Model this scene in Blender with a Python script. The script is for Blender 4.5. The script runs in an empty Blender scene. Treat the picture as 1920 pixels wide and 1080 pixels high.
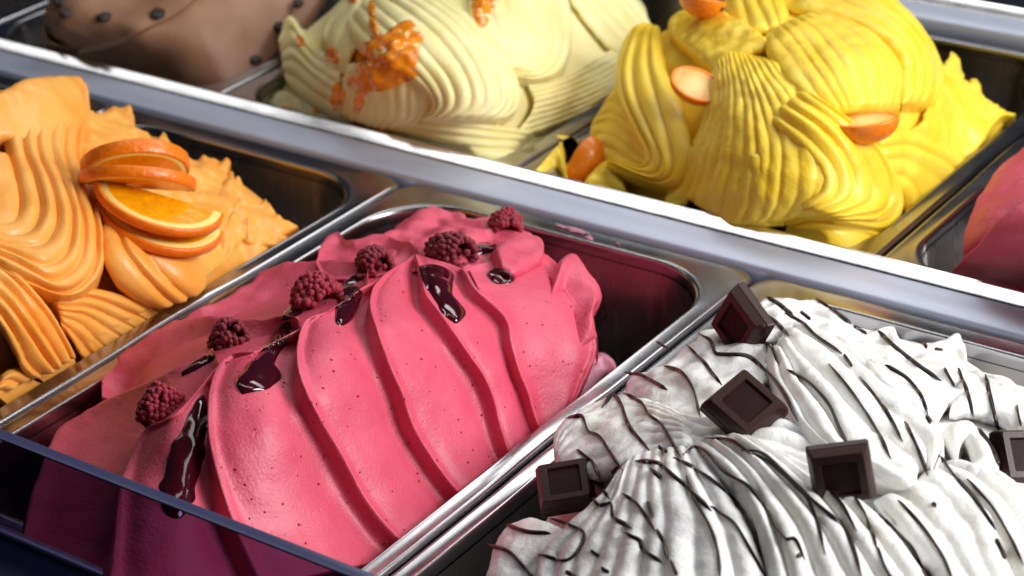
import bpy, bmesh, math, random
import numpy as np
from mathutils import Vector, Matrix
from mathutils.bvhtree import BVHTree
random.seed(4); RNG = np.random.default_rng(7)
sc = bpy.context.scene
COL = sc.collection

# ------------------------------------------------------------------ camera
F_PX = 4000.52                       # focal length in pixels of the 1920 wide photograph
CAM = np.array([0.5538189, -0.67025084, 0.39500873])
ROT = np.array([[0.8152480866, -0.2330122602, 0.5301658645],
                [0.5771818712, 0.4016103063, -0.7110346331],
                [-0.0472402882, 0.8856717499, 0.4619024861]])
cd = bpy.data.cameras.new('camera'); cam = bpy.data.objects.new('camera', cd); COL.objects.link(cam)
M4 = Matrix.Identity(4)
for i in range(3):
    for j in range(3): M4[i][j] = float(ROT[i, j])
    M4[i][3] = float(CAM[i])
cam.matrix_world = M4
cd.sensor_width = 36; cd.lens = 36 * F_PX / 1920; cd.clip_start = .01; cd.clip_end = 50
cd.dof.use_dof = True; cd.dof.focus_distance = .72; cd.dof.aperture_fstop = 17
sc.camera = cam
# ------------------------------------------------------------------ light
w = bpy.data.worlds.new('World'); sc.world = w; w.use_nodes = True
wb = w.node_tree.nodes['Background']
wb.inputs[0].default_value = (.42, .47, .70, 1); wb.inputs[1].default_value = .045
def lamp(name, loc, target, sx, sy, power, col):
    l = bpy.data.lights.new(name, 'AREA'); l.shape = 'RECTANGLE'; l.size = sx; l.size_y = sy
    l.energy = power; l.color = col
    o = bpy.data.objects.new(name, l); COL.objects.link(o)
    d = Vector(target) - Vector(loc)
    o.location = loc; o.rotation_euler = d.to_track_quat('-Z', 'Y').to_euler()
    return o
lamp('case_lamp_key', (.98, .12, .56), (.10, -.03, 0), .46, .50, 15.0, (1, .98, .96))
lamp('case_lamp_back', (.10, .48, .60), (.10, .04, 0), .90, .20, 2.9, (1, .98, .96))
def tube_lamp(name, x0, x1, y, z, power, col):       # strip lamp along the case, shining down and forward
    l = bpy.data.lights.new(name, 'AREA'); l.shape = 'RECTANGLE'; l.size = x1 - x0; l.size_y = .13
    l.energy = power; l.color = col
    o = bpy.data.objects.new(name, l); COL.objects.link(o)
    o.location = ((x0 + x1) / 2, y, z); o.rotation_euler = (math.radians(-6), 0, 0)
tube_lamp('case_lamp_tube', -.575, .45, .015, .72, 1.35, (1, .98, .95))
tube_lamp('case_lamp_tube', -1.20, -.665, .015, .72, .40, (1, .98, .95))
sc.view_settings.view_transform = 'Standard'; sc.view_settings.look = 'None'
sc.view_settings.exposure = -.12; sc.view_settings.gamma = 1
sc.render.engine = 'CYCLES'
sc.cycles.max_bounces = 6; sc.cycles.diffuse_bounces = 3; sc.cycles.glossy_bounces = 3; sc.cycles.transmission_bounces = 2; sc.cycles.transparent_max_bounces = 6
# ------------------------------------------------------------------ pixel helpers
def rays(px):
    px = np.asarray(px, float)
    d = np.stack([(px[..., 0] - 960) / F_PX, -(px[..., 1] - 540) / F_PX, -np.ones(px.shape[:-1])], -1)
    return d @ ROT.T
def at_z(px, z):
    d = rays(px); t = (np.asarray(z) - CAM[2]) / d[..., 2]
    return CAM + d * t[..., None]
def solve_z(px, axis, val):
    d = rays(px); return float(CAM[2] + d[2] * (val - CAM[axis]) / d[axis])
class ZMap:                          # height of a heap over its pan, interpolated between measured points
    def __init__(s, anchors, lo=-.03, hi=.075):
        P = []; Z = []
        for a in anchors:
            k = a[2]
            if k == 'z': v = a[3]
            else: v = solve_z(a[:2], 'xy'.index(k), a[3])
            P.append(a[:2]); Z.append(v)
        s.P = np.array(P, float) / 400; s.lo = lo; s.hi = hi
        n = len(P); K = s.U(s.P[:, None] - s.P[None]) + 2e-2 * np.eye(n)
        Q = np.c_[np.ones(n), s.P]
        A = np.block([[K, Q], [Q.T, np.zeros((3, 3))]])
        s.w = np.linalg.solve(A, np.r_[Z, 0, 0, 0])
    def U(s, d):
        r = np.sqrt((d ** 2).sum(-1)) + 1e-9; return r * r * np.log(r)
    def __call__(s, px):
        q = np.asarray(px, float) / 400; sh = q.shape[:-1]; q = q.reshape(-1, 2)
        v = s.U(q[:, None] - s.P[None]) @ s.w[:-3] + s.w[-3] + q @ s.w[-2:]
        return np.clip(v, s.lo, s.hi).reshape(sh)
# ------------------------------------------------------------------ noise
_perm = RNG.permutation(256); _perm = np.r_[_perm, _perm]
_grad = RNG.normal(size=(256, 3)); _grad /= np.linalg.norm(_grad, axis=1)[:, None]
def perlin(p):
    p = np.asarray(p, float); i = np.floor(p).astype(int); f = p - i; i &= 255
    u = f * f * f * (f * (f * 6 - 15) + 10); r = 0
    for dx in (0, 1):
        for dy in (0, 1):
            for dz in (0, 1):
                h = _perm[_perm[_perm[(i[..., 0] + dx) & 255] + ((i[..., 1] + dy) & 255)] + ((i[..., 2] + dz) & 255)]
                g = (_grad[h] * (f - [dx, dy, dz])).sum(-1)
                wx = u[..., 0] if dx else 1 - u[..., 0]
                wy = u[..., 1] if dy else 1 - u[..., 1]
                wz = u[..., 2] if dz else 1 - u[..., 2]
                r = r + g * wx * wy * wz
    return r
def catmull(P, t):                   # P: k x d points, t in 0..k-1
    P = np.asarray(P, float); k = len(P)
    Q = np.concatenate([[2 * P[0] - P[1]], P, [2 * P[-1] - P[-2]]])
    i = np.clip(np.floor(t).astype(int), 0, k - 2); f = t - i
    f = f.reshape(f.shape + (1,) * (P.ndim - 1))
    a, b, c, d = Q[i], Q[i + 1], Q[i + 2], Q[i + 3]
    return .5 * (2 * b + (c - a) * f + (2 * a - 5 * b + 4 * c - d) * f ** 2 + (3 * b - a - 3 * c + d) * f ** 3)
def resample(poly, n):
    poly = np.asarray(poly, float)
    if len(poly) == 2: return poly[0] + (poly[1] - poly[0]) * np.linspace(0, 1, n)[:, None]
    c = catmull(poly, np.linspace(0, len(poly) - 1, 40 * len(poly)))
    s = np.r_[0, np.cumsum(np.linalg.norm(np.diff(c[:, :2], axis=0), axis=1))]
    t = np.linspace(0, s[-1], n)
    return np.stack([np.interp(t, s, c[:, k]) for k in range(c.shape[1])], -1)
def unit(v): return v / (np.linalg.norm(v, axis=-1, keepdims=True) + 1e-12)
def grid_normals(P):
    du = np.gradient(P, axis=0); dv = np.gradient(P, axis=1)
    n = unit(np.cross(du, dv)); tocam = CAM - P
    s = np.sign((n * tocam).sum(-1, keepdims=True)); s[s == 0] = 1
    return n * s
# ------------------------------------------------------------------ object helpers
def link(name, me, mat, parent=None):
    o = bpy.data.objects.new(name, me); COL.objects.link(o)
    if mat and not me.materials: me.materials.append(mat)
    if parent:
        o.parent = parent; o.matrix_parent_inverse = parent.matrix_basis.inverted()
    return o
def tag(o, label, cat, group=None, kind=None):
    o['label'] = label; o['category'] = cat
    if group: o['group'] = group
    if kind: o['kind'] = kind
    return o
def thing(name, loc, label, cat, group=None):
    o = bpy.data.objects.new(name, None); COL.objects.link(o); o.location = loc
    o.empty_display_size = .02
    return tag(o, label, cat, group)
def mesh_from(name, V, Fc, smooth=True):
    me = bpy.data.meshes.new(name)
    me.from_pydata([tuple(map(float, v)) for v in V], [], [tuple(map(int, f)) for f in Fc]); me.update()
    if smooth: me.polygons.foreach_set('use_smooth', [True] * len(me.polygons))
    return me
def grid_faces(a, b, off=0, closed_b=False):
    i, j = np.meshgrid(np.arange(a - 1), np.arange(b if closed_b else b - 1), indexing='ij')
    j2 = (j + 1) % b
    return np.stack([i * b + j, i * b + j2, (i + 1) * b + j2, (i + 1) * b + j], -1).reshape(-1, 4) + off
def fix_normals(V, Fc):              # make the faces look towards the camera on the whole
    V = np.asarray(V); a, b, c = V[Fc[:, 0]], V[Fc[:, 1]], V[Fc[:, 2]]
    n = np.cross(b - a, c - a); s = (n * (CAM - a)).sum()
    return Fc if s > 0 else Fc[:, ::-1]
# ------------------------------------------------------------------ materials
def nodemat(name):
    m = bpy.data.materials.new(name); m.use_nodes = True
    nt = m.node_tree; return m, nt, nt.nodes['Principled BSDF']
def lin(c):
    c = [x / 255 for x in c]; return tuple(x / 12.92 if x <= .04045 else ((x + .055) / 1.055) ** 2.4 for x in c) + (1,)
def gelato_mat(name, c1, c2, rough=.42, sss=.22, radius=(1, .5, .4), scale=.005, grain=.25, gscale=900, coat=.05, pits=0, blot=40, mid=1.6):
    m, nt, b = nodemat(name); N = nt.nodes; L = nt.links
    tc = N.new('ShaderNodeTexCoord')
    n1 = N.new('ShaderNodeTexNoise'); n1.inputs['Scale'].default_value = blot; n1.inputs['Detail'].default_value = 5
    n1.inputs['Roughness'].default_value = .6
    L.new(tc.outputs['Object'], n1.inputs['Vector'])
    rp = N.new('ShaderNodeValToRGB'); rp.color_ramp.elements[0].color = c1; rp.color_ramp.elements[1].color = c2
    rp.color_ramp.elements[0].position = .35; rp.color_ramp.elements[1].position = .65
    L.new(n1.outputs[0], rp.inputs[0]); L.new(rp.outputs[0], b.inputs['Base Color'])
    b.inputs['Roughness'].default_value = rough
    b.inputs['Subsurface Weight'].default_value = sss; b.inputs['Subsurface Radius'].default_value = radius
    b.inputs['Subsurface Scale'].default_value = scale
    b.inputs['Coat Weight'].default_value = coat; b.inputs['Coat Roughness'].default_value = .22
    g = N.new('ShaderNodeTexNoise'); g.inputs['Scale'].default_value = gscale; g.inputs['Detail'].default_value = 4
    g2 = N.new('ShaderNodeTexNoise'); g2.inputs['Scale'].default_value = gscale / 6; g2.inputs['Detail'].default_value = 3
    L.new(tc.outputs['Object'], g.inputs['Vector']); L.new(tc.outputs['Object'], g2.inputs['Vector'])
    ad = N.new('ShaderNodeMath'); ad.operation = 'MULTIPLY_ADD'; ad.inputs[1].default_value = mid
    L.new(g2.outputs[0], ad.inputs[0]); L.new(g.outputs[0], ad.inputs[2])
    h = ad.outputs[0]
    if pits:
        v = N.new('ShaderNodeTexVoronoi'); v.inputs['Scale'].default_value = 190
        L.new(tc.outputs['Object'], v.inputs['Vector'])
        mr = N.new('ShaderNodeMapRange'); mr.inputs['From Min'].default_value = .04; mr.inputs['From Max'].default_value = .16
        L.new(v.outputs['Distance'], mr.inputs['Value'])
        a2 = N.new('ShaderNodeMath'); a2.operation = 'MULTIPLY_ADD'; a2.inputs[1].default_value = pits
        L.new(mr.outputs[0], a2.inputs[0]); L.new(h, a2.inputs[2]); h = a2.outputs[0]
    bp = N.new('ShaderNodeBump'); bp.inputs['Strength'].default_value = grain; bp.inputs['Distance'].default_value = .0006
    L.new(h, bp.inputs['Height']); L.new(bp.outputs[0], b.inputs['Normal'])
    return m
def simple_mat(name, col, rough=.4, metal=0, bump=0, bscale=400, coat=0, var=0, sss=0, spec=.5):
    m, nt, b = nodemat(name); N = nt.nodes; L = nt.links
    b.inputs['Base Color'].default_value = col; b.inputs['Roughness'].default_value = rough
    b.inputs['Metallic'].default_value = metal; b.inputs['Coat Weight'].default_value = coat
    b.inputs['Coat Roughness'].default_value = .08; b.inputs['Specular IOR Level'].default_value = spec
    if sss:
        b.inputs['Subsurface Weight'].default_value = sss; b.inputs['Subsurface Scale'].default_value = .004
        b.inputs['Subsurface Radius'].default_value = (1, .4, .15)
    tc = N.new('ShaderNodeTexCoord'); n = N.new('ShaderNodeTexNoise'); n.inputs['Scale'].default_value = bscale
    n.inputs['Detail'].default_value = 4; L.new(tc.outputs['Object'], n.inputs['Vector'])
    if bump:
        bp = N.new('ShaderNodeBump'); bp.inputs['Strength'].default_value = bump; bp.inputs['Distance'].default_value = .0006
        L.new(n.outputs[0], bp.inputs['Height']); L.new(bp.outputs[0], b.inputs['Normal'])
    if var:
        mx = N.new('ShaderNodeMixRGB'); mx.blend_type = 'MULTIPLY'; mx.inputs[1].default_value = col
        mr = N.new('ShaderNodeMapRange'); mr.inputs['To Min'].default_value = 1 - var; mr.inputs['To Max'].default_value = 1 + var
        mr.inputs['From Min'].default_value = .3; mr.inputs['From Max'].default_value = .7
        L.new(n.outputs[0], mr.inputs['Value']); L.new(mr.outputs[0], mx.inputs[2]); mx.inputs[0].default_value = 1
        L.new(mx.outputs[0], b.inputs['Base Color'])
    return m
def steel(name, col, r0, r1, stretch=(1, 1, 1), bscale=300, bump=.03, metal=1):
    m, nt, b = nodemat(name); N = nt.nodes; L = nt.links
    b.inputs['Metallic'].default_value = metal; b.inputs['Base Color'].default_value = col
    tc = N.new('ShaderNodeTexCoord'); mp = N.new('ShaderNodeMapping'); mp.inputs['Scale'].default_value = stretch
    n = N.new('ShaderNodeTexNoise'); n.inputs['Scale'].default_value = bscale; n.inputs['Detail'].default_value = 5
    L.new(tc.outputs['Object'], mp.inputs['Vector']); L.new(mp.outputs[0], n.inputs['Vector'])
    mr = N.new('ShaderNodeMapRange'); mr.inputs['To Min'].default_value = r0; mr.inputs['To Max'].default_value = r1
    mr.inputs['From Min'].default_value = .3; mr.inputs['From Max'].default_value = .7
    L.new(n.outputs[0], mr.inputs['Value']); L.new(mr.outputs[0], b.inputs['Roughness'])
    bp = N.new('ShaderNodeBump'); bp.inputs['Strength'].default_value = bump; bp.inputs['Distance'].default_value = .0004
    L.new(n.outputs[0], bp.inputs['Height']); L.new(bp.outputs[0], b.inputs['Normal'])
    return m
MAT = dict(
    pink=gelato_mat('raspberry_gelato', lin((209, 72, 98)), lin((220, 90, 114)), rough=.48, grain=.46, pits=.55, coat=.05, sss=.14, mid=.35),
    red=gelato_mat('berry_gelato', lin((196, 64, 90)), lin((210, 84, 108)), rough=.5, grain=.5, pits=.6, coat=0, sss=.15),
    orange=gelato_mat('orange_gelato', lin((244, 162, 58)), lin((249, 180, 88)), rough=.42, radius=(1, .6, .25), grain=.35, coat=.15),
    yellow=gelato_mat('yellow_gelato', lin((247, 205, 34)), lin((251, 218, 76)), rough=.44, radius=(1, .85, .2), grain=.5, coat=.12),
    cream=gelato_mat('cream_gelato', lin((241, 226, 150)), lin((246, 236, 180)), rough=.46, radius=(1, .9, .5), grain=.4, coat=.08),
    white=gelato_mat('white_gelato', lin((240, 239, 233)), lin((246, 246, 247)), rough=.42, radius=(1, .9, .7), grain=.6, coat=.12, sss=.5, mid=1.0),
    brown=gelato_mat('coffee_gelato', lin((138, 99, 72)), lin((152, 112, 84)), rough=.5, grain=.4, coat=.04, sss=.1),
    sauce=simple_mat('berry_sauce', lin((58, 5, 20)), rough=.10, coat=.5, bump=.18, bscale=240, spec=.5),
    jam=simple_mat('orange_jam', lin((255, 150, 28)), rough=.12, coat=.8, bump=.5, bscale=180, var=.25, sss=.3),
    drizzle=simple_mat('chocolate_drizzle', lin((34, 17, 20)), rough=.35, bump=.1, bscale=500),
    choc=simple_mat('dark_chocolate', lin((46, 22, 20)), rough=.34, spec=.30, bump=.08, bscale=700, var=.2),
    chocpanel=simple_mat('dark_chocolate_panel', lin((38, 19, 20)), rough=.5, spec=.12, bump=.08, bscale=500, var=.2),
    berry=simple_mat('raspberry_skin', lin((140, 18, 46)), rough=.52, bump=.6, bscale=1500, var=.35, sss=.25),
    peel=simple_mat('orange_peel', lin((247, 124, 10)), rough=.36, bump=1.0, bscale=300, var=.12, coat=.2),
    pith=simple_mat('orange_pith', lin((252, 216, 120)), rough=.5, bump=.2, bscale=600),
    flesh=simple_mat('orange_flesh', lin((250, 168, 6)), rough=.2, bump=.5, bscale=220, var=.18, coat=.5, sss=.4),
    kpeel=simple_mat('kumquat_peel', lin((246, 136, 24)), rough=.34, bump=.3, bscale=500, var=.12, coat=.2),
    kflesh=simple_mat('kumquat_flesh', lin((242, 174, 92)), rough=.28, bump=.35, bscale=260, var=.15, coat=.4, sss=.4),
    dark=simple_mat('stem_scar', lin((40, 46, 22)), rough=.7, bump=.4),
    bean=simple_mat('coffee_bean', lin((26, 16, 12)), rough=.4, bump=.3),
    seed=simple_mat('raspberry_seed', lin((176, 60, 52)), rough=.4),
    rim=steel('pan_rim_steel', (.40, .40, .42, 1), .20, .25, (1, 1, 1), 60, 0),
    basin=steel('pan_wall_steel', (.44, .42, .42, 1), .22, .30, (1, 1, .3), 160, .05),
    barface=steel('bar_satin_steel', (.50, .54, .66, 1), .46, .58, (.2, 2, 1), 500, .03, .55),
    baredge=steel('bar_polished_edge', (.80, .80, .82, 1), .12, .20, (.3, 3, 1), 300, .03),
    well=simple_mat('counter_well', lin((30, 36, 40)), rough=.6),
    navy=simple_mat('counter_navy', lin((22, 34, 54)), rough=.35, var=.2, bscale=20),
    trim=steel('counter_trim', (.5, .55, .68, 1), .3, .4),
)
def tweak():
    m = MAT['berry']; nt = m.node_tree; N = nt.nodes; L = nt.links; b = N['Principled BSDF']
    src = b.inputs['Base Color'].links[0].from_socket; oi = N.new('ShaderNodeObjectInfo'); hs = N.new('ShaderNodeHueSaturation')
    mr = N.new('ShaderNodeMapRange'); mr.inputs['To Min'].default_value = .65; mr.inputs['To Max'].default_value = 1.25
    L.new(oi.outputs['Random'], mr.inputs['Value']); L.new(mr.outputs[0], hs.inputs['Value']); L.new(src, hs.inputs['Color']); L.new(hs.outputs[0], b.inputs['Base Color'])
    b.inputs['Sheen Weight'].default_value = .35; b.inputs['Sheen Roughness'].default_value = .4; b.inputs['Sheen Tint'].default_value = (.9, .5, .6, 1)
    m = MAT['kflesh']; nt = m.node_tree; N = nt.nodes; L = nt.links; b = N['Principled BSDF']
    src = b.inputs['Base Color'].links[0].from_socket; tc = N.new('ShaderNodeTexCoord'); ln = N.new('ShaderNodeVectorMath'); ln.operation = 'LENGTH'
    L.new(tc.outputs['Object'], ln.inputs[0]); mr = N.new('ShaderNodeMapRange'); mr.inputs['From Min'].default_value = .002; mr.inputs['From Max'].default_value = .009
    L.new(ln.outputs['Value'], mr.inputs['Value']); mx = N.new('ShaderNodeMixRGB'); mx.inputs[1].default_value = lin((248, 218, 150)); L.new(mr.outputs[0], mx.inputs[0]); L.new(src, mx.inputs[2]); L.new(mx.outputs[0], b.inputs['Base Color'])
tweak()
# ------------------------------------------------------------------ setting: the case under the pans
def box(name, x0, x1, y0, y1, z0, z1, mat, parent=None, bev=0):
    bm = bmesh.new(); bmesh.ops.create_cube(bm, size=1)
    for v in bm.verts:
        v.co = Vector(((x0 + x1) / 2 + v.co.x * (x1 - x0), (y0 + y1) / 2 + v.co.y * (y1 - y0), (z0 + z1) / 2 + v.co.z * (z1 - z0)))
    if bev: bmesh.ops.bevel(bm, geom=bm.edges[:], offset=bev, segments=3, profile=.5, affect='EDGES')
    me = bpy.data.meshes.new(name); bm.to_mesh(me); bm.free()
    if bev: me.polygons.foreach_set('use_smooth', [True] * len(me.polygons))
    return link(name, me, mat, parent)
o = box('counter_well', -.8, .9, -.36, .6, -.16, -.13, MAT['well']); o['kind'] = 'structure'
def profile_bar(name, prof, x0, x1, mat, parent):
    V = [(x, y, z) for x in np.linspace(x0, x1, 3) for (y, z) in prof]
    Fc = grid_faces(3, len(prof), closed_b=True)
    return link(name, mesh_from(name, V, fix_normals(V, Fc)), mat, parent)
def crossbar(y, label, dz=0):
    t = thing('divider_bar', (0, y, dz), label, 'metal bar')
    g = lambda a: [(y + p, q + dz) for p, q in a]
    face = g([(.0015, -.016), (.0012, -.001), (.0018, .0006), (.003, .0011), (.010, .0014), (.0195, .0015), (.0201, .0011), (.0201, -.016)])
    arc = [(.0205, .0004), (.0207, .0012)]
    for k in range(9):
        f = k / 8; arc.append((.0208 + .0060 * f, .0014 + .0060 * (math.tan(math.radians(34)) * f - .5 * (math.tan(math.radians(34)) - math.tan(math.radians(29))) * f * f)))
    arc += [(.0272, .0050), (.0276, .0046), (.0278, .0034)]
    edge = g([(.0205, -.016)] + arc + [(.0278, -.016)])
    profile_bar('bar_face', face, -.75, .85, MAT['barface'], t)
    profile_bar('polished_edge', edge, -.75, .85, MAT['baredge'], t)
crossbar(0, 'satin steel bar with bright polished edge between the two rows of pans')
crossbar(.288, 'dark blue steel bar at the top edge behind the yellow gelato')
# ------------------------------------------------------------------ pans
def rrect(cx, cy, hx, hy, r, n=14, side=14):
    pts = []
    for q, (sx, sy) in enumerate(((1, -1), (1, 1), (-1, 1), (-1, -1))):
        a0 = math.radians(-90 + 90 * q)
        for k in range(n + 1):
            a = a0 + math.radians(90) * k / n
            pts.append((cx + sx * (hx - r) + r * math.cos(a), cy + sy * (hy - r) + r * math.sin(a)))
        nx = ((1, 1), (-1, 1), (-1, -1), (1, -1))[q]
        a1 = a0 + math.radians(90)
        e0 = pts[-1]; e1 = (cx + nx[0] * (hx - r) + r * math.cos(a1), cy + nx[1] * (hy - r) + r * math.sin(a1))
        for k in range(1, side): pts.append((e0[0] + (e1[0] - e0[0]) * k / side, e0[1] + (e1[1] - e0[1]) * k / side))
    return np.array(pts)
def pan(x0, x1, y0, y1, label):
    z = -.003 if y0 > 0 else 0
    cx, cy, hx, hy = (x0 + x1) / 2, (y0 + y1) / 2, (x1 - x0) / 2, (y1 - y0) / 2
    t = thing('gelato_pan', (cx, cy, -.09), label, 'pan', 'steel gelato pans')
    ix, iy = hx - .0085, hy - .0125
    inn = rrect(cx, cy, ix, iy, .034); out = rrect(cx, cy, hx, hy, .007)
    rows = []
    for f, dz in ((0, -.0060), (0, -.0022), (.015, -.0010), (.04, -.0002), (.08, .0002), (.13, .00022), (.18, .0001), (.24, 0), (.5, -.00005), (.74, 0), (.82, .0001), (.88, -.0001), (.93, -.0008), (.975, -.0022), (1, -.0042), (1, -.012)):
        p = inn + (out - inn) * f; wd = np.linalg.norm(out - inn, axis=1)
        bulge = np.clip((.0125 - wd) / .003, 0, 1) * .0016 * math.sin(math.pi * min(1, f)) ** .8
        rows.append(np.c_[p, z + dz + bulge])
    V = np.concatenate(rows); K = len(inn); Fc = grid_faces(len(rows), K, closed_b=True)
    link('rim', mesh_from('rim', V, Fc), MAT['rim'], t)
    rows = []
    for ins, zz, r in ((0.0004, -.0055, .034), (.0012, -.02, .034), (.003, -.05, .034), (.006, -.085, .034), (.010, -.093, .032), (.018, -.097, .026), (.05, -.098, .01)):
        p = rrect(cx, cy, ix - ins, iy - ins, r); rows.append(np.c_[p, np.full(len(p), z + zz)])
    V = np.concatenate(rows + [[[cx, cy, z - .098]]]); Fc = [tuple(q) for q in grid_faces(len(rows), K, closed_b=True)]
    b0 = (len(rows) - 1) * K
    Fc += [(b0 + k, b0 + (k + 1) % K, len(V) - 1) for k in range(K)]
    link('basin', mesh_from('basin', V, Fc), MAT['basin'], t)
P = .18; G = .0008; X0 = .0312
FRONT = (-.2965, -.0005); BACK = (.0225, .286)
pan(-2 * P + G, -P - G, *FRONT, 'steel pan left of the orange gelato, only its rim corner showing')
pan(-P + G, -G, *FRONT, 'steel pan holding the orange gelato')
pan(G, P - G, *FRONT, 'steel pan holding the smooth pink gelato with raspberries')
pan(P + G, 2 * P - G, *FRONT, 'steel pan holding the white gelato with chocolate')
pan(X0 - 3 * P + G, X0 - 2 * P - G, *BACK, 'dark steel pan in the top left corner beside the coffee gelato')
pan(X0 - 2 * P + G, X0 - P - G, *BACK, 'steel pan holding the brown coffee gelato')
pan(X0 - P + G, X0 - G, *BACK, 'steel pan holding the pale cream gelato')
pan(X0 + G, X0 + P - G, *BACK, 'steel pan holding the yellow gelato')
pan(X0 + P + G, X0 + 2 * P - G, *BACK, 'steel pan holding the dark pink gelato at the right edge')
# ------------------------------------------------------------------ gelato sculpting
class Heap:
    def __init__(s, label, mat, zmap, loc, box=None):
        s.box = box
        s.t = thing('gelato_heap', loc, label, 'gelato'); s.mat = mat; s.z = zmap; s.V = []; s.F = []; s.nv = 0
    def add(s, V, Fc):
        s.V.append(np.asarray(V)); s.F.append(np.asarray(Fc) + s.nv); s.nv += len(V)
    def clip(s, V):                  # below the rim the gelato stays inside its pan
        if s.box is None: return V
        V = V.copy(); low = V[:, 2] < .0045; x0, x1, y0, y1 = s.box
        V[low, 0] = np.clip(V[low, 0], x0, x1); V[low, 1] = np.clip(V[low, 1], y0, y1); return V
    def bvh(s):
        V = np.concatenate(s.V); F = np.concatenate(s.F)
        s.tree = BVHTree.FromPolygons([tuple(v) for v in V], [tuple(map(int, f)) for f in F]); return s.tree
    def hit(s, px):
        d = rays(px); h = s.tree.ray_cast(Vector(CAM), Vector(d).normalized())
        if h[0] is None: return None, None
        n = h[1] if h[1].dot(Vector(CAM) - h[0]) > 0 else -h[1]
        return np.array(h[0]), np.array(n)
def guides_grid(guides, n, m, prof=None):
    G_ = np.array([resample(g, n) for g in guides])          # k x n x 2
    k = len(G_)
    if prof is None: return catmull(G_, np.linspace(0, k - 1, m)) if k > 2 else G_[0] + (G_[1] - G_[0]) * np.linspace(0, 1, m)[:, None, None]
def stroke(h, guides, ribs=0, amp=1.5, arch=5, lift=0, n=90, m=None, noise=(.5, 60), skirt=16, name='swirl', mat=None, sharp=.75,
           fade=(.06, .06), edge_pow=.5, wob=.012, rowh=None, ragged=0, fine=(0, 300), zadd=0, down=.35, feather=2.2, emerge=.14):
    """A swept ridge of gelato: guides are its flow lines, ribs its spatula grooves (mm)."""
    if m is None: m = max(26, int(ribs * 11) + 1)
    px = guides_grid(guides, n, m)                           # m x n x 2
    u = np.linspace(0, 1, m)[:, None] * np.ones((1, n)); v = np.linspace(0, 1, n)[None] * np.ones((m, 1))
    if feather:
        sd = RNG.uniform(0, 99); L_ = np.r_[0, np.cumsum(np.linalg.norm(np.diff(px[m // 2], axis=0), axis=1))]
        for row, sg in ((0, 1), (-1, -1)):
            nz = perlin(np.stack([L_ / 22 + sd, L_ * 0 + row, L_ * 0 + .3], -1)) * 1.4 + perlin(np.stack([L_ / 8 + sd, L_ * 0 + row + 5.5, L_ * 0 + .3], -1)) * .8
            cr = unit(px[min(3, m - 1)] - px[0]) if row == 0 else unit(px[-1] - px[-4])
            wgt = np.clip(1 - (u if row == 0 else 1 - u) / .14, 0, 1) ** 2
            px = px + cr[None] * (nz * feather)[None, :, None] * wgt[..., None]
    base = at_z(px, h.z(px) + zadd)
    rd = unit(base - CAM)
    nor = grid_normals(base); nor = unit(nor + 1e-9)
    # soften the normals so that neighbouring rows agree
    for _ in range(6):
        nor[1:-1] = (nor[:-2] + 2 * nor[1:-1] + nor[2:]) / 4; nor[:, 1:-1] = (nor[:, :-2] + 2 * nor[:, 1:-1] + nor[:, 2:]) / 4
    nor = unit(unit(nor) - .35 * rd)
    ef = np.ones_like(v)
    if fade[0]: ef = ef * np.clip(v / fade[0], 0, 1) ** .5
    if fade[1]: ef = ef * np.clip((1 - v) / fade[1], 0, 1) ** .5
    d = arch * np.clip(1 - (2 * u - 1) ** 2, 0, 1) ** edge_pow * ef
    if ribs:
        seed = RNG.uniform(0, 90); wob_ = .55 / ribs
        uu = u + wob * perlin(np.stack([v * 3 + seed, u * 2, u * 0 + seed], -1)) * 2
        uu = uu + wob_ * perlin(np.stack([u * ribs * .55 + seed, v * 1.3, v * 0 + seed * 2], -1)) * np.clip(np.minimum(u, 1 - u) * 6, 0, 1)
        ph = uu * ribs; r = np.abs(np.sin(math.pi * ph)) ** sharp
        am = 1 + 1.1 * perlin(np.stack([ph * .8 + seed, v * 2.5, v * 0 + .5], -1))
        d = d + amp * (r - .6) * am * (.25 + .75 * ef)
    if rowh is not None: d = d + catmull(np.array(rowh, float)[:, None], (u * (len(rowh) - 1)).ravel())[:, 0].reshape(u.shape) * ef
    em = np.clip(v / emerge, 0, 1) if emerge else np.ones_like(v)
    P_ = base - rd * ((lift * (em * em * (3 - 2 * em)) if lift > 0 else lift * np.ones_like(v)) / 1000)[..., None]
    if noise[0]: d = d + noise[0] * (perlin(P_ * noise[1]) * 1.6 + .7 * perlin(P_ * noise[1] * 2.3 + 7))
    if fine[0]: d = d + fine[0] * perlin(P_ * fine[1]) + fine[0] * .6 * perlin(P_ * fine[1] * 2.1)
    P_ = P_ + nor * (d / 1000)[..., None]
    if ragged:                                               # torn edge on the first guide
        k = max(3, m // 5); s_ = np.zeros_like(v); f = np.linspace(1, 0, k)[:, None]
        prof = perlin(np.stack([v[0] * 17, v[0] * 0 + 3.1, v[0] * 0], -1)) + .8 * perlin(np.stack([v[0] * 41, v[0] * 0 + 9.1, v[0] * 0], -1))
        s_[:k] = f * prof[None]
        P_ = P_ + np.array([0, 0, 1.0]) * (s_ * ragged / 1000)[..., None]
    dirn = unit(rd * .8 + np.array([0, 0, -down]))
    cen = P_.mean((0, 1))
    def sk(E, D):
        return [E + D * (skirt / 1000) * a + unit(cen - E) * (skirt / 1000) * b for a, b in ((.12, -.015), (.4, .02), (1, .12))]
    A = sk(P_[0], dirn[0]); B = sk(P_[-1], dirn[-1])
    X = np.concatenate([np.array(A[::-1]), P_, np.array(B)])  # (m+6) x n
    dX = np.concatenate([dirn[:1]] * 3 + [dirn] + [dirn[-1:]] * 3)
    a0 = [X[:, 0] + dX[:, 0] * (skirt / 1000) * a for a in (1, .4, .12)]; a1 = [X[:, -1] + dX[:, -1] * (skirt / 1000) * a for a in (.12, .4, 1)]
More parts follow.
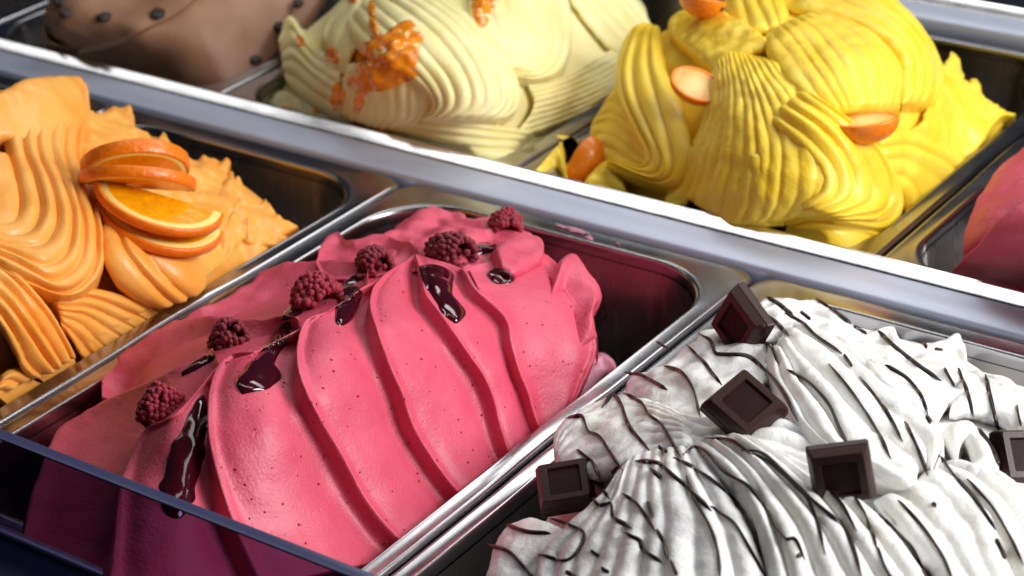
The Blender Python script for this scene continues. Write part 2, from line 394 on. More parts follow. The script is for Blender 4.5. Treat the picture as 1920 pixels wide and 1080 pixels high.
    X = np.concatenate([np.stack(a0, 1), X, np.stack(a1, 1)], 1)
    V = h.clip(X.reshape(-1, 3)); Fc = fix_normals(V, grid_faces(X.shape[0], X.shape[1]))
    h.add(V, Fc)
    return link(name, mesh_from(name, V, Fc), mat or h.mat, h.t)
def bed(h, outline, depth=9, name='base', noise=(1.2, 50), drop=.05, n=120, rings=16):
    """The mass under the strokes, filling the pan below them."""
    poly = np.array(outline + outline[:1], float); o = resample(poly, n + 1)[:-1]; c = o.mean(0)
    rows = []
    for k in range(rings + 1):
        q = c + (o - c) * (k / rings) if k else c + (o - c) * .02
        b = at_z(q, h.z(q)); rd = unit(b - CAM); e = (k / rings) ** 3
        b = b + rd * ((depth + 5 * e) / 1000)
        b = b + np.array([0, 0, 1.]) * (noise[0] / 1000 * perlin(b * noise[1]))[:, None]
        rows.append(b)
    last = rows[-1]; cen = last.mean(0)
    for a in (.3, 1): rows.append(last + np.array([0, 0, -drop * a]) + (cen - last) * np.array([.06, .06, 0]) * a)
    X = np.array(rows); V = h.clip(X.reshape(-1, 3)); Fc = fix_normals(V, grid_faces(X.shape[0], n, closed_b=True)); h.add(V, Fc)
    return link(name, mesh_from(name, V, Fc), h.mat, h.t)
def round_ends(px, r):
    if not r: return px
    n = px.shape[1]; v = np.linspace(0, 1, n); e = np.clip(np.minimum(v, 1 - v) / r, 0, 1); k = np.sqrt(np.clip(1 - (1 - e) ** 2, .02, 1))
    c = px.mean(0); L_ = np.r_[0, np.cumsum(np.linalg.norm(np.diff(c, axis=0), axis=1))]
    k = k * (1 + .5 * perlin(np.stack([L_ / 26 + 3, L_ * 0, L_ * 0 + .4], -1)))
    return c + (px - c) * k[None, :, None]
def film(h, guides, thick, mat, name, n=60, m=13, parent=None, lumps=0, lscale=120, base=.25, pw=.5, rnd=0):
    """Sauce lying on the heap: flow lines cast onto the surface, with a rounded section (mm)."""
    px = guides_grid(guides, n, m); px = round_ends(px, rnd); Pn = np.zeros((m, n, 3)); Nn = np.zeros((m, n, 3)); ok = np.zeros((m, n), bool)
    for i in range(m):
        for j in range(n):
            a, b = h.hit(px[i, j])
            if a is not None: Pn[i, j] = a; Nn[i, j] = b; ok[i, j] = True
    fb = at_z(px, h.z(px)); Pn[~ok] = fb[~ok]; Nn[~ok] = unit(CAM - fb)[~ok]
    for _ in range(3):
        Nn[1:-1] = (Nn[:-2] + 2 * Nn[1:-1] + Nn[2:]) / 4; Nn[:, 1:-1] = (Nn[:, :-2] + 2 * Nn[:, 1:-1] + Nn[:, 2:]) / 4
    Nn = unit(Nn)
    u = np.linspace(-1, 1, m)[:, None]; v = np.linspace(0, 1, n)[None]
    e = np.clip(1 - u ** 2, 0, 1) ** pw * np.clip(np.minimum(v, 1 - v) / .08, 0, 1) ** .5
    t = -base + (thick + base) * e
    if lumps: t = t + lumps * perlin(Pn * lscale) * e
    V = (Pn + Nn * (t / 1000)[..., None]).reshape(-1, 3); Fc = fix_normals(V, grid_faces(m, n))
    return link(name, mesh_from(name, V, Fc), mat, parent or h.t)
def line_guides(poly, width):        # two guides beside a centre line, width in pixels, pointed ends
    c = resample(poly, 40); d = np.gradient(c, axis=0); d = d / (np.linalg.norm(d, axis=1)[:, None] + 1e-9); nn = np.c_[-d[:, 1], d[:, 0]]
    s = np.linspace(0, 1, 40); w_ = width / 2 * np.clip(np.minimum(s, 1 - s) / .12, .35, 1) * (1 + .35 * perlin(np.stack([c[:, 0] / 40, c[:, 1] / 40, s * 0], -1)) * 2)
    return [c + nn * w_[:, None], c - nn * w_[:, None]]
def lerp_rows(ridges, profs, n=60):
    """Rows between neighbouring ridge lines: (fraction, height mm) pairs for each gap."""
    R_ = [resample(r, n) for r in ridges]; rows = []; hh = []
    for i in range(len(R_) - 1):
        for f, d in profs[i]: rows.append(R_[i] + (R_[i + 1] - R_[i]) * f); hh.append(d)
    rows.append(R_[-1]); hh.append(profs[-1][0][1] * 0)
    return rows, hh
# ---- pink
zp = ZMap([(740,1000,'x',.166),(850,930,'x',.166),(940,860,'x',.166),(1050,775,'x',.165),(1115,640,'z',.008),(1090,520,'z',.02),
           (1000,470,'z',.022),(945,430,'z',.022),(848,480,'z',.032),(705,510,'z',.038),(580,570,'z',.042),(430,650,'z',.042),(300,780,'z',.038),
           (840,400,'z',.016),(720,440,'z',.017),(620,460,'z',.018),(450,550,'z',.014),(300,620,'z',.012),(200,740,'z',.003),(120,810,'z',.002),
           (200,950,'z',.022),(300,1080,'z',.018),(500,1000,'z',.014),(600,900,'z',.020),(700,800,'z',.024),(390,850,'z',.036),(850,680,'z',.026),(1000,620,'z',.022)])
pink = Heap('smooth pink gelato in broad spatula folds topped with raspberries and dark sauce', MAT['pink'], zp, (.09, -.15, -.09), (.0102, .1698, -.284, -.0145))
bed(pink, [(130,830),(230,760),(300,660),(480,560),(620,490),(720,450),(830,415),(930,430),(1060,510),(1090,620),(1040,760),(900,870),(740,990),(600,1080),(300,1090),(120,1080)], depth=16)
RL = [(398,652),(300,706),(230,737),(140,783),(110,805),(90,840),(60,930),(40,1000),(30,1100)]
R0 = [(410,680),(335,775),(275,803),(243,850),(222,920),(212,1000),(200,1100)]
R1 = [(478,663),(432,668),(405,690),(390,745),(390,820),(408,900),(440,990),(490,1100)]
R2 = [(604,590),(570,607),(557,643),(557,690),(573,740),(600,790),(630,840),(673,920),(720,985),(765,1030)]
R3 = [(745,500),(712,525),(697,547),(693,577),(707,627),(730,690),(753,743),(773,800),(807,857),(840,905),(872,942)]
R4 = [(778,478),(790,520),(797,550),(823,587),(850,627),(880,670),(905,705),(925,750),(938,800),(950,840),(968,868)]
R5 = [(868,500),(893,545),(930,577),(952,605),(958,640),(972,690),(990,740),(1005,790),(1020,822)]
R6 = [(1008,470),(1045,495),(1062,540),(1088,580),(1112,620),(1114,660),(1096,708),(1062,780)]
saw = lambda s: [(0, 0), (.045, .15 * s), (.11, -.9 * s), (.26, -.7 * s), (.48, -1.5 * s), (.68, -3.2 * s), (.85, -5.4 * s), (.95, -4.9 * s)]
rows, hh = lerp_rows([RL, R0, R1, R2, R3, R4, R5, R6],
    [[(0,0),(.2,-2),(.5,-3),(.8,-4)], saw(1.25), saw(1.15), saw(1.1), saw(1.0), saw(.85), [(0,0),(.08,-.8),(.2,-1.6),(.45,-.6),(.75,.6),(.92,-1)]])
stroke(pink, rows, rowh=hh, arch=0, n=190, m=260, noise=(.9, 42), fine=(.16, 170), skirt=26, fade=(.03, 0), name='folded_body')
stroke(pink, [[(193,748),(200,715),(225,680),(275,640),(330,608),(400,602),(480,606),(560,596)], [(200,748),(225,712),(265,682),(320,655),(390,632),(470,624),(560,602)], [(206,750),(235,737),(300,708),(350,688),(400,664),(450,648),(520,626),(565,612)]],
       rowh=[2, -6, -6], arch=0, lift=-5, noise=(1.3, 55), fine=(.2, 170), skirt=30, name='fold')
stroke(pink, [[(345,604),(410,572),(467,540),(510,512),(560,499),(620,496),(690,500)], [(352,606),(420,590),(480,568),(540,545),(600,525),(690,508)], [(360,610),(430,605),(500,600),(560,590),(620,560),(690,530)]],
       rowh=[2, -5, -5], arch=0, lift=-3, noise=(1.6, 60), fine=(.2, 170), skirt=30, name='fold')
stroke(pink, [[(592,500),(606,468),(630,444),(660,460),(717,452),(750,462),(790,472)], [(598,504),(622,490),(650,478),(690,474),(730,474),(790,479)], [(600,512),(640,512),(680,505),(720,500),(760,495),(800,490)]],
       rowh=[2.5, -2, -3], arch=0, lift=0, noise=(1.6, 70), skirt=24, name='fold')
stroke(pink, [[(706,462),(735,430),(767,410),(800,398),(840,397),(868,399),(880,412),(900,412),(920,404),(950,420),(1000,445)], [(710,468),(745,450),(780,440),(830,435),(870,440),(900,445),(940,452),(1000,460)], [(715,475),(750,480),(790,485),(830,490),(870,495),(910,500),(960,505),(1010,490)]],
       rowh=[0, 0, -3], arch=2, lift=-4, noise=(3.2, 75), fine=(.5, 170), skirt=30, name='back_lobe')
stroke(pink, [[(920,478),(950,452),(985,445),(1012,450),(1020,475)], [(925,490),(955,475),(985,468),(1010,470),(1018,485)], [(930,505),(960,517),(985,508),(1005,500),(1015,492)]],
       arch=4, lift=3, noise=(1.2, 80), n=50, skirt=20, name='fold')
stroke(pink, [[(1030,520),(1045,495),(1060,480),(1077,477),(1098,503),(1125,537),(1125,562),(1110,585),(1120,630)], [(1035,535),(1050,512),(1064,498),(1078,502),(1094,525),(1108,552),(1106,575),(1098,600),(1104,640)], [(1030,570),(1045,552),(1056,540),(1064,548),(1072,565),(1080,585),(1080,605),(1078,625),(1085,650)]],
       rowh=[0, 2.6, -2.5], arch=1, lift=1.5, noise=(1.1, 75), n=80, m=36, skirt=24, fade=(.12, .12), name='curl')
stroke(pink, [[(880,508),(905,500),(960,497),(1010,500),(1050,520)], [(890,530),(930,530),(990,535),(1050,545)], [(900,548),(940,560),(1000,570),(1060,575)]], arch=0, rowh=[-3,-1,-1], lift=-1, noise=(1, 60), n=60, fade=(.1,.1), name='fold')
# ---- orange
zo = ZMap([(90,150,'z',.062),(60,250,'z',.054),(100,420,'z',.042),(180,500,'z',.028),(20,600,'z',.030),(0,450,'z',.044),(0,300,'z',.052),
           (110,715,'x',-.0115),(210,655,'x',-.0115),(310,595,'x',-.0115),(430,518,'x',-.0115),(560,442,'x',-.011),(10,775,'x',-.0115),
           (340,530,'z',.012),(280,350,'z',.030),(420,310,'z',.012),(240,205,'z',.022),(170,300,'z',.040),(130,600,'z',.016)])
org = Heap('orange gelato in ribbed ribbons rising to a tall peak, topped with orange slices', MAT['orange'], zo, (-.09, -.15, -.09), (-.1698, -.0102, -.284, -.0145))
bed(org, [(-40,170),(80,170),(180,220),(300,290),(430,330),(530,430),(440,520),(315,598),(212,660),(105,725),(10,785),(-60,760),(-60,400)], depth=14)
stroke(org, [[(140,222),(175,208),(205,203),(238,198),(252,222),(250,238),(275,252),(296,262),(308,250),(322,278),(346,300),(350,284),(362,298),(400,298),(430,303),(426,330),(448,345),(470,365),(495,378),(500,372),(522,408),(556,428)],
             [(145,262),(200,262),(250,285),(310,310),(370,345),(430,380),(480,420),(530,444)], [(160,320),(200,340),(270,380),(340,420),(400,450),(450,500),(505,475),(560,450)]],
       ribs=0, arch=3, lift=-2, noise=(2.2, 75), fine=(.55, 190), n=170, m=50, ragged=3.5, skirt=26, name='rough_smear')
stroke(org, [[(395,372),(420,340),(436,318),(440,350),(450,390),(448,440)], [(410,480),(425,440),(440,400),(450,390),(462,420),(470,460)], [(420,496),(440,470),(460,450),(480,450),(510,460),(535,462)]], ribs=3, amp=1.2, arch=2, lift=2, noise=(1.6,90), n=60, name='swirl')
stroke(org, [[(375,420),(400,430),(425,420),(432,400)], [(368,480),(390,480),(415,470),(440,450)], [(360,540),(392,535),(425,520),(460,498)]], ribs=1, amp=.6, arch=2.5, lift=-1, n=50, name='swirl')
stroke(org, [[(12,185),(8,230),(12,290),(24,345),(30,392),(8,418),(-40,420)], [(60,150),(58,230),(62,290),(85,350),(96,410),(70,455),(10,462),(-40,450)],
             [(118,143),(110,220),(108,290),(130,360),(146,425),(132,490),(85,520),(20,492),(-40,470)], [(160,155),(163,215),(152,290),(178,370),(191,450),(178,520),(125,556),(50,535),(-30,490)]],
       ribs=5.4, amp=3.6, arch=4, lift=7, noise=(.8, 45), sharp=.6, n=140, m=90, fade=(.08, 0), wob=.02, skirt=24)
stroke(org, [[(-70,215),(0,172),(50,148),(95,143),(140,142),(158,155)], [(-70,240),(0,210),(60,195),(110,190),(150,182),(162,180)], [(-70,280),(0,262),(60,262),(110,262),(150,240),(160,210)]], arch=4, lift=10, noise=(1.6, 55), n=70, skirt=26, name='peak')
stroke(org, [[(-40,290),(0,285),(18,295),(32,350),(34,400),(20,425),(-40,425)], [(-40,320),(-10,330),(5,350),(8,380),(0,400),(-40,405)], [(-60,345),(-40,350),(-25,360),(-22,370),(-30,378),(-60,380)]], arch=2, lift=12, n=60, name='swirl')
stroke(org, [[(190,395),(190,450),(203,500),(240,552),(318,592)], [(215,395),(222,460),(250,505),(300,550),(352,582)], [(250,400),(262,460),(295,500),(330,532),(372,566)], [(430,370),(425,420),(385,440),(385,490),(395,548)]],
       ribs=3, amp=2.4, arch=3, lift=4, noise=(.5, 45), sharp=.6, n=90, m=66, wob=.03, skirt=20)
stroke(org, [[(-30,480),(0,483),(40,520),(92,580),(132,648),(146,688)], [(-40,520),(0,545),(40,590),(84,648),(122,706)], [(-50,570),(-10,600),(20,650),(45,696),(98,724)]],
       ribs=4.6, amp=3.0, arch=3, lift=5, noise=(.4, 45), sharp=.55, n=90, m=80, skirt=20, fade=(0, .05))
stroke(org, [[(95,556),(165,540),(250,560),(340,602)], [(105,570),(165,570),(230,600),(298,632)], [(112,590),(150,600),(190,636),(240,668)], [(115,610),(130,630),(150,664),(185,708)]],
       ribs=5.5, amp=2.4, arch=1.5, lift=0, noise=(.4, 45), sharp=.55, n=80, m=90, skirt=16, fade=(.05, 0))
stroke(org, [[(-10,715),(25,692),(60,700),(118,738)], [(-20,730),(10,720),(40,740),(80,764)], [(-30,745),(0,745),(20,768),(40,788)]], ribs=2.6, amp=2, arch=1.5, lift=2, n=50, m=50, skirt=14, fade=(0, 0))
# ---- white
zw = ZMap([(1040,850,'z',.014),(1080,780,'z',.016),(1000,1000,'z',.016),(1170,870,'z',.030),(1300,840,'z',.038),(1395,765,'z',.036),(1390,605,'z',.018),
           (1440,562,'z',.014),(1600,610,'z',.010),(1800,640,'z',.008),(1920,730,'z',.014),(1600,880,'z',.044),(1900,850,'z',.032),(1500,1080,'z',.036),
           (1050,1090,'z',.018),(1900,1060,'z',.034),(1730,900,'z',.040),(1250,700,'z',.018),(1180,720,'z',.010),(1560,740,'z',.036),(1250,1000,'z',.034),(940,1060,'z',.010)])
wht = Heap('white gelato in ribbed folds with chocolate drizzle and chocolate squares', MAT['white'], zw, (.27, -.15, -.09), (.1902, .3498, -.284, -.0145))
bed(wht, [(940,1080),(1010,1000),(1060,890),(1070,810),(1160,760),(1250,710),(1400,590),(1500,575),(1620,620),(1780,660),(1900,740),(1990,800),(1990,1120),(1400,1140),(940,1140)], depth=14)
stroke(wht, [[(1412,580),(1438,558),(1488,564),(1520,559),(1548,570),(1580,592),(1602,612),(1640,622),(1670,616),(1690,640),(1745,650),(1795,630),(1808,660),(1815,690),(1850,712),(1960,745)],
             [(1420,600),(1470,590),(1530,600),(1590,640),(1650,655),(1720,680),(1790,700),(1860,740),(1960,775)], [(1430,640),(1490,635),(1550,650),(1620,690),(1700,745),(1780,760),(1850,780),(1960,810)]],
       ribs=4, amp=1.6, arch=3, lift=-2, noise=(2.8, 70), fine=(.4, 170), n=170, m=60, ragged=1.8, skirt=26, name='back_lobe')
stroke(wht, [[(1172,742),(1185,705),(1240,690),(1290,650),(1330,615),(1400,600),(1440,620)], [(1200,745),(1250,720),(1320,690),(1380,660),(1440,650)], [(1260,790),(1320,780),(1380,760),(1430,720),(1460,690)]],
       ribs=2.5, amp=1, arch=2, lift=-2, noise=(2.2, 75), n=90, m=50, skirt=20, name='swirl')
stroke(wht, [[(1595,705),(1640,765),(1700,792),(1750,785),(1776,760)], [(1610,690),(1660,725),(1720,755),(1778,752)], [(1630,680),(1690,690),(1740,715),(1778,745)]], ribs=4.5, amp=1.7, arch=3, lift=4, noise=(.8,70), n=60, m=60, sharp=.6)
stroke(wht, [[(1780,775),(1840,775),(1900,800),(1980,840)], [(1790,740),(1850,745),(1910,765),(1980,790)], [(1800,705),(1860,722),(1920,738),(1980,750)]], ribs=2.6, amp=1.8, arch=3, lift=0, noise=(.8,60), n=70, m=44)
stroke(wht, [[(1760,815),(1785,795),(1820,797),(1848,825),(1872,868),(1868,892),(1830,900)], [(1775,840),(1795,815),(1815,815),(1835,840),(1848,868),(1842,882),(1815,892)], [(1795,870),(1800,840),(1808,828),(1818,845),(1826,862),(1820,872),(1800,880)]], arch=3, lift=5, ribs=1, amp=.8, noise=(.6,70), n=60, m=30, name='curl')
stroke(wht, [[(1435,640),(1440,700),(1475,770),(1510,830),(1545,860)], [(1450,655),(1480,720),(1525,790),(1580,860),(1660,905),(1700,922)], [(1462,635),(1530,710),(1600,790),(1660,850),(1722,885)], [(1480,615),(1570,670),(1650,740),(1725,800),(1755,840),(1745,890)], [(1560,640),(1620,680),(1690,750),(1750,800),(1770,850),(1750,900)]],
       ribs=6, amp=3.4, arch=4, lift=4, noise=(.9, 65), fine=(.25, 220), sharp=.6, n=130, m=100, wob=.03, skirt=22)
stroke(wht, [[(1040,862),(1046,805),(1085,772),(1148,746),(1215,750),(1300,790)], [(1045,880),(1080,830),(1140,810),(1210,800),(1300,815)], [(1055,905),(1105,895),(1160,880),(1220,860),(1300,840)]],
       ribs=7, amp=.9, arch=3.5, lift=2, noise=(1.2, 90), fine=(.3, 220), n=110, m=80, skirt=22, name='swirl')
stroke(wht, [[(905,1110),(925,1040),(950,992),(1000,972),(1050,990),(1100,1020)], [(930,1120),(960,1060),(1000,1030),(1050,1030),(1090,1050)], [(960,1130),(1000,1090),(1040,1070),(1080,1080)]], arch=4, lift=2, noise=(1.2,80), fine=(.4,200), n=70, m=40, name='swirl')
stroke(wht, [[(1180,868),(1130,930),(1060,985),(1010,1040),(1000,1120)], [(1190,862),(1160,940),(1120,1010),(1090,1070),(1080,1130)], [(1215,850),(1205,930),(1190,1010),(1180,1080),(1180,1140)], [(1260,838),(1275,920),(1290,1010),(1300,1080),(1305,1140)],
             [(1300,828),(1350,900),(1400,980),(1430,1060),(1440,1140)]],
       ribs=9, amp=2.0, arch=3, lift=6, noise=(.9, 80), fine=(.28, 220), sharp=.7, n=110, m=120, wob=.02, skirt=22)
stroke(wht, [[(1290,832),(1350,890),(1400,960),(1435,1050),(1440,1130)], [(1330,823),(1420,890),(1490,990),(1530,1080),(1545,1140)], [(1375,822),(1480,890),(1580,985),(1640,1080),(1660,1140)], [(1410,828),(1530,885),(1640,960),(1720,1050),(1770,1140)]],
       ribs=6, amp=3.0, arch=3.5, lift=7, noise=(.8, 70), fine=(.3, 240), sharp=.6, n=110, m=100, wob=.02, skirt=22)
stroke(wht, [[(1640,935),(1690,1000),(1740,1060),(1790,1140)], [(1700,915),(1760,970),(1810,1040),(1840,1140)], [(1740,880),(1820,930),(1870,1000),(1910,1140)], [(1770,870),(1860,910),(1930,980),(1980,1100)], [(1860,880),(1920,920),(1980,990),(2000,1060)]],
       ribs=6, amp=2.8, arch=3, lift=2, noise=(1.0, 65), fine=(.3, 220), sharp=.6, n=90, m=90, wob=.03, skirt=20)
stroke(wht, [[(1240,770),(1320,785),(1420,790),(1480,790),(1530,830)], [(1260,800),(1340,815),(1420,820),(1490,830),(1550,860)], [(1290,840),(1350,838),(1420,845),(1500,870),(1580,905)]], ribs=3, amp=1.6, arch=2, lift=1, noise=(1.4,70), fine=(.2,180), n=80, m=50)
# ---- cream
zc = ZMap([(620,240,'y',.040),(760,280,'y',.040),(930,320,'y',.040),(540,50,'z',.014),(545,150,'z',.0),(700,110,'z',.040),(950,180,'z',.022),(800,0,'z',.046),
           (1050,100,'z',.020),(1190,30,'z',.0),(1140,180,'z',-.002),(1000,250,'z',-.006),(640,30,'z',.030),(860,200,'z',.022),(1000,-20,'z',.034)])
crm = Heap('pale cream gelato in finely ribbed shells with glossy orange jam', MAT['cream'], zc, (X0 - P / 2, .16, -.09), (X0 - P + .0102, X0 - .0102, .0362, .272))
bed(crm, [(500,195),(545,90),(620,20),(720,-60),(1000,-80),(1200,0),(1190,120),(1140,185),(1040,250),(945,335),(760,300),(620,262),(520,230)], depth=8)
stroke(crm, [[(990,160),(1060,140),(1110,110),(1170,80)], [(1000,200),(1070,180),(1140,150),(1180,120)], [(960,260),(1030,240),(1090,215),(1150,185)]], ribs=9, amp=.8, arch=1, lift=-3, noise=(1.5,60), n=60, m=90, name='swirl')
stroke(crm, [[(1055,-30),(1085,20),(1130,75),(1160,100)], [(1100,-40),(1130,0),(1170,50),(1200,85)], [(1150,-60),(1190,0),(1215,40),(1230,65)]], ribs=4.5, amp=2, arch=3, lift=1, n=60, m=50)
stroke(crm, [[(525,80),(532,38),(548,30),(585,82),(640,112)], [(530,115),(555,110),(590,135),(640,165)], [(535,150),(560,180),(600,212),(650,240)]], ribs=5, amp=1.4, arch=3, lift=0, noise=(.8,60), n=70, m=60)
stroke(crm, [[(602,80),(612,30),(645,0),(670,-30)], [(625,100),(640,50),(665,20),(690,-20)], [(640,140),(665,90),(690,40),(710,-10)]], ribs=3, amp=1.4, arch=3, lift=2, n=60, m=40)
stroke(crm, [[(880,-30),(888,50),(930,92),(945,108)], [(930,-40),(950,30),(975,90),(965,125),(945,130)], [(1000,-40),(1020,30),(1025,90),(1000,135),(960,140)], [(1060,-40),(1073,40),(1070,100),(1045,142),(1000,153),(962,146)]],
       ribs=6, amp=2.0, arch=4, lift=3, noise=(.5,50), sharp=.6, n=90, m=80)
stroke(crm, [[(505,192),(530,170),(580,190),(620,215),(660,225)], [(520,215),(560,215),(610,235),(660,250)], [(520,235),(590,255),(640,275),(700,292)]], ribs=1, amp=.5, arch=2, lift=-2, noise=(1.6,70), n=50, name='rough_smear')
stroke(crm, [[(690,205),(790,210),(900,228),(1000,245)], [(660,225),(770,243),(880,265),(970,275)], [(620,255),(760,296),(880,325),(950,340)]], ribs=5, amp=1.6, arch=2, lift=1, noise=(.8,50), n=80, m=66)
stroke(crm, [[(650,120),(640,170),(640,215),(650,240)], [(720,110),(710,170),(715,215),(700,245)], [(800,100),(815,160),(810,205),(780,232)]], ribs=9, amp=.9, arch=3, lift=3, noise=(.8,60), n=60, m=100)
stroke(crm, [[(640,40),(660,80),(700,110),(770,150),(810,190),(790,225)], [(690,5),(745,50),(800,100),(838,150),(850,195),(820,222)], [(735,-20),(810,20),(880,80),(915,140),(925,190),(890,226)], [(775,-40),(860,15),(935,90),(972,160),(968,205),(930,228)]],
       ribs=9, amp=1.6, arch=5, lift=6, noise=(.5,50), sharp=.6, n=100, m=110, wob=.015, skirt=22)
# ---- yellow
zy = ZMap([(1010,330,'y',.042),(1250,400,'y',.044),(1450,462,'y',.042),(1600,490,'y',.042),(1690,425,'x',.196),(1820,292,'x',.198),(1890,218,'x',.200),
           (1180,150,'z',.022),(1220,60,'z',.030),(1320,40,'z',.044),(1300,300,'z',.014),(1480,250,'z',.038),(1560,390,'z',.014),(1700,100,'z',.046),(1550,0,'z',.050),
           (1790,110,'z',.010),(1400,130,'z',.048),(1660,300,'z',.018),(1120,250,'z',.004),(1400,400,'z',.008)])
yel = Heap('bright yellow gelato in piled ribbed waves topped with kumquats', MAT['yellow'], zy, (X0 + P / 2, .16, -.09), (X0 + .0102, X0 + P - .0102, .0362, .272))
bed(yel, [(1010,325),(1110,230),(1200,90),(1330,20),(1480,-40),(1640,-30),(1750,100),(1850,190),(1880,230),(1800,310),(1690,420),(1625,500),(1450,480),(1250,425),(1100,380),(1000,350)], depth=8)
stroke(yel, [[(1735,210),(1752,165),(1772,118),(1790,95),(1806,120),(1802,150),(1832,148),(1846,188),(1905,212)], [(1720,235),(1760,215),(1800,200),(1835,205),(1870,225)], [(1690,250),(1730,268),(1770,285),(1805,305),(1830,285)]], ribs=0, arch=2, lift=-1, noise=(2.2,75), fine=(.5,170), ragged=4, n=110, m=44, name='rough_smear')
stroke(yel, [[(1640,250),(1700,240),(1760,262),(1815,300)], [(1650,300),(1700,300),(1740,320),(1770,345)], [(1670,360),(1690,370),(1700,395),(1700,420)]], ribs=4, amp=1.6, arch=2, lift=1, noise=(1.2,60), n=60, m=60)
stroke(yel, [[(1255,70),(1258,35),(1290,20),(1340,15)], [(1290,100),(1310,75),(1350,60),(1400,50)], [(1340,140),(1370,115),(1420,95),(1450,85)]], ribs=7, amp=.9, arch=4, lift=2, noise=(1.5,70), fine=(.4,180), n=60, m=80)
stroke(yel, [[(1355,-30),(1365,20),(1380,70)], [(1410,-30),(1420,15),(1440,60)], [(1460,-30),(1475,10),(1480,50)]], ribs=4, amp=1.5, arch=3, lift=0, n=40, m=50)
stroke(yel, [[(1480,15),(1570,35),(1650,70),(1692,120),(1690,195)], [(1520,-25),(1610,5),(1690,60),(1725,120),(1722,198)], [(1560,-50),(1660,-15),(1730,60),(1766,135),(1752,200)]], ribs=4, amp=2, arch=4, lift=3, sharp=.6, noise=(.5,50), n=90, m=60)
stroke(yel, [[(1430,70),(1450,120),(1500,180),(1548,208)], [(1470,45),(1520,90),(1560,150),(1590,212)], [(1510,30),(1590,65),(1640,130),(1640,210)], [(1560,25),(1650,75),(1690,130),(1685,205)]], ribs=9, amp=1.0, arch=4, lift=7, noise=(.9,50), fine=(.2,180), n=80, m=110)
stroke(yel, [[(1120,215),(1150,175),(1200,190),(1250,230)], [(1108,240),(1150,230),(1200,260),(1250,300)], [(1105,290),(1140,310),(1190,340),(1250,350)]], ribs=6, amp=1.3, arch=2, lift=-4, noise=(1.2,70), n=60, m=70)
stroke(yel, [[(1440,418),(1520,398),(1600,408),(1670,432)], [(1440,445),(1520,430),(1600,440),(1650,455)], [(1430,478),(1520,492),(1580,500),(1640,500)]], ribs=4, amp=1.4, arch=2, lift=1, noise=(.7,50), n=60, m=50)
stroke(yel, [[(1345,110),(1325,200),(1290,290),(1255,350),(1240,410)], [(1370,105),(1380,210),(1370,300),(1350,370),(1330,430)], [(1400,105),(1440,200),(1460,290),(1455,370),(1420,420)], [(1440,105),(1510,180),(1570,260),(1590,340),(1560,400)]],
       ribs=13, amp=.9, arch=5, lift=4, noise=(1.8,60), fine=(.5,170), sharp=.7, n=120, m=140, wob=.025, skirt=22)
stroke(yel, [[(1285,280),(1262,330),(1246,370),(1250,408)], [(1340,260),(1320,330),(1310,390),(1325,430)], [(1400,270),(1395,340),(1400,400),(1410,448)], [(1450,280),(1460,340),(1470,390),(1465,440)]], ribs=4, amp=2.0, arch=3, lift=6, noise=(1.4,70), fine=(.45,180), n=80, m=60, wob=.05)
stroke(yel, [[(1430,225),(1490,270),(1530,315),(1535,355),(1500,385)], [(1460,200),(1540,260),(1580,320),(1575,370),(1520,395)], [(1490,175),(1590,250),(1640,320),(1635,385),(1550,405)], [(1510,170),(1620,250),(1675,330),(1688,395),(1650,430),(1560,412)]], ribs=5.5, amp=2.4, arch=5, lift=7, sharp=.6, noise=(.5,50), n=90, m=80, skirt=22)
stroke(yel, [[(1206,48),(1176,75),(1160,110),(1154,150),(1162,190),(1186,245),(1207,280),(1214,302),(1200,312),(1140,292)], [(1218,46),(1198,90),(1190,140),(1200,190),(1228,250),(1247,295),(1240,325),(1205,326),(1140,302)], [(1236,50),(1243,100),(1253,143),(1275,190),(1290,240),(1296,290),(1288,335),(1262,354),(1205,342),(1135,315)]],
       ribs=4, amp=2.8, arch=5, lift=8, sharp=.55, noise=(.4,50), n=120, m=66, skirt=22)
stroke(yel, [[(996,335),(1015,295),(1047,252),(1056,285),(1066,345)], [(1000,355),(1025,335),(1045,320),(1055,335),(1064,365)]], arch=5, lift=0, ribs=2, amp=1, n=50, m=30, noise=(1.4,90), name='spike')
stroke(yel, [[(1095,345),(1118,312),(1140,303),(1160,322),(1172,345)], [(1095,375),(1125,365),(1145,365),(1165,375),(1190,390)]], arch=4, lift=1, ribs=1.5, amp=1.2, n=50, m=30, noise=(1.6,90), name='rough_smear')
# ---- coffee brown
zb = ZMap([(100,70,'z',.022),(90,20,'z',.024),(250,60,'z',.024),(330,25,'z',.026),(250,-30,'z',.032),(420,-20,'z',.03),(95,105,'y',.055),(250,135,'y',.055),(410,175,'y',.052),(470,130,'x',-.160),(530,100,'x',-.158),(590,0,'x',-.160)])
brn = Heap('smooth brown coffee gelato dotted with coffee beans', MAT['brown'], zb, (X0 - 1.5 * P, .16, -.09), (X0 - 2 * P + .0102, X0 - P - .0102, .0362, .272))
stroke(brn, [[(80,40),(88,8),(110,-30),(150,-60)], [(88,62),(130,20),(200,-20),(260,-60)], [(100,72),(170,40),(260,-5),(330,-60)], [(140,78),(220,62),(320,22),(400,-60)], [(150,79),(230,66),(335,20),(415,-60)]], arch=0, rowh=[0,-1.5,-2,1,1.5], noise=(1.2,32), n=80, m=60, skirt=30, fade=(0,0), name='top_sweep', lift=5)
stroke(brn, [[(84,45),(95,72),(140,82),(230,68),(335,22),(430,-60)], [(82,80),(130,100),(210,105),(320,80),(450,20),(540,-60)], [(80,105),(170,130),(270,140),(390,120),(480,60),(590,-60)], [(78,118),(200,150),(330,165),(420,178),(500,120),(610,-40)]], arch=0, noise=(1.4,30), n=90, m=60, skirt=26, fade=(0,0), name='side_sweep')
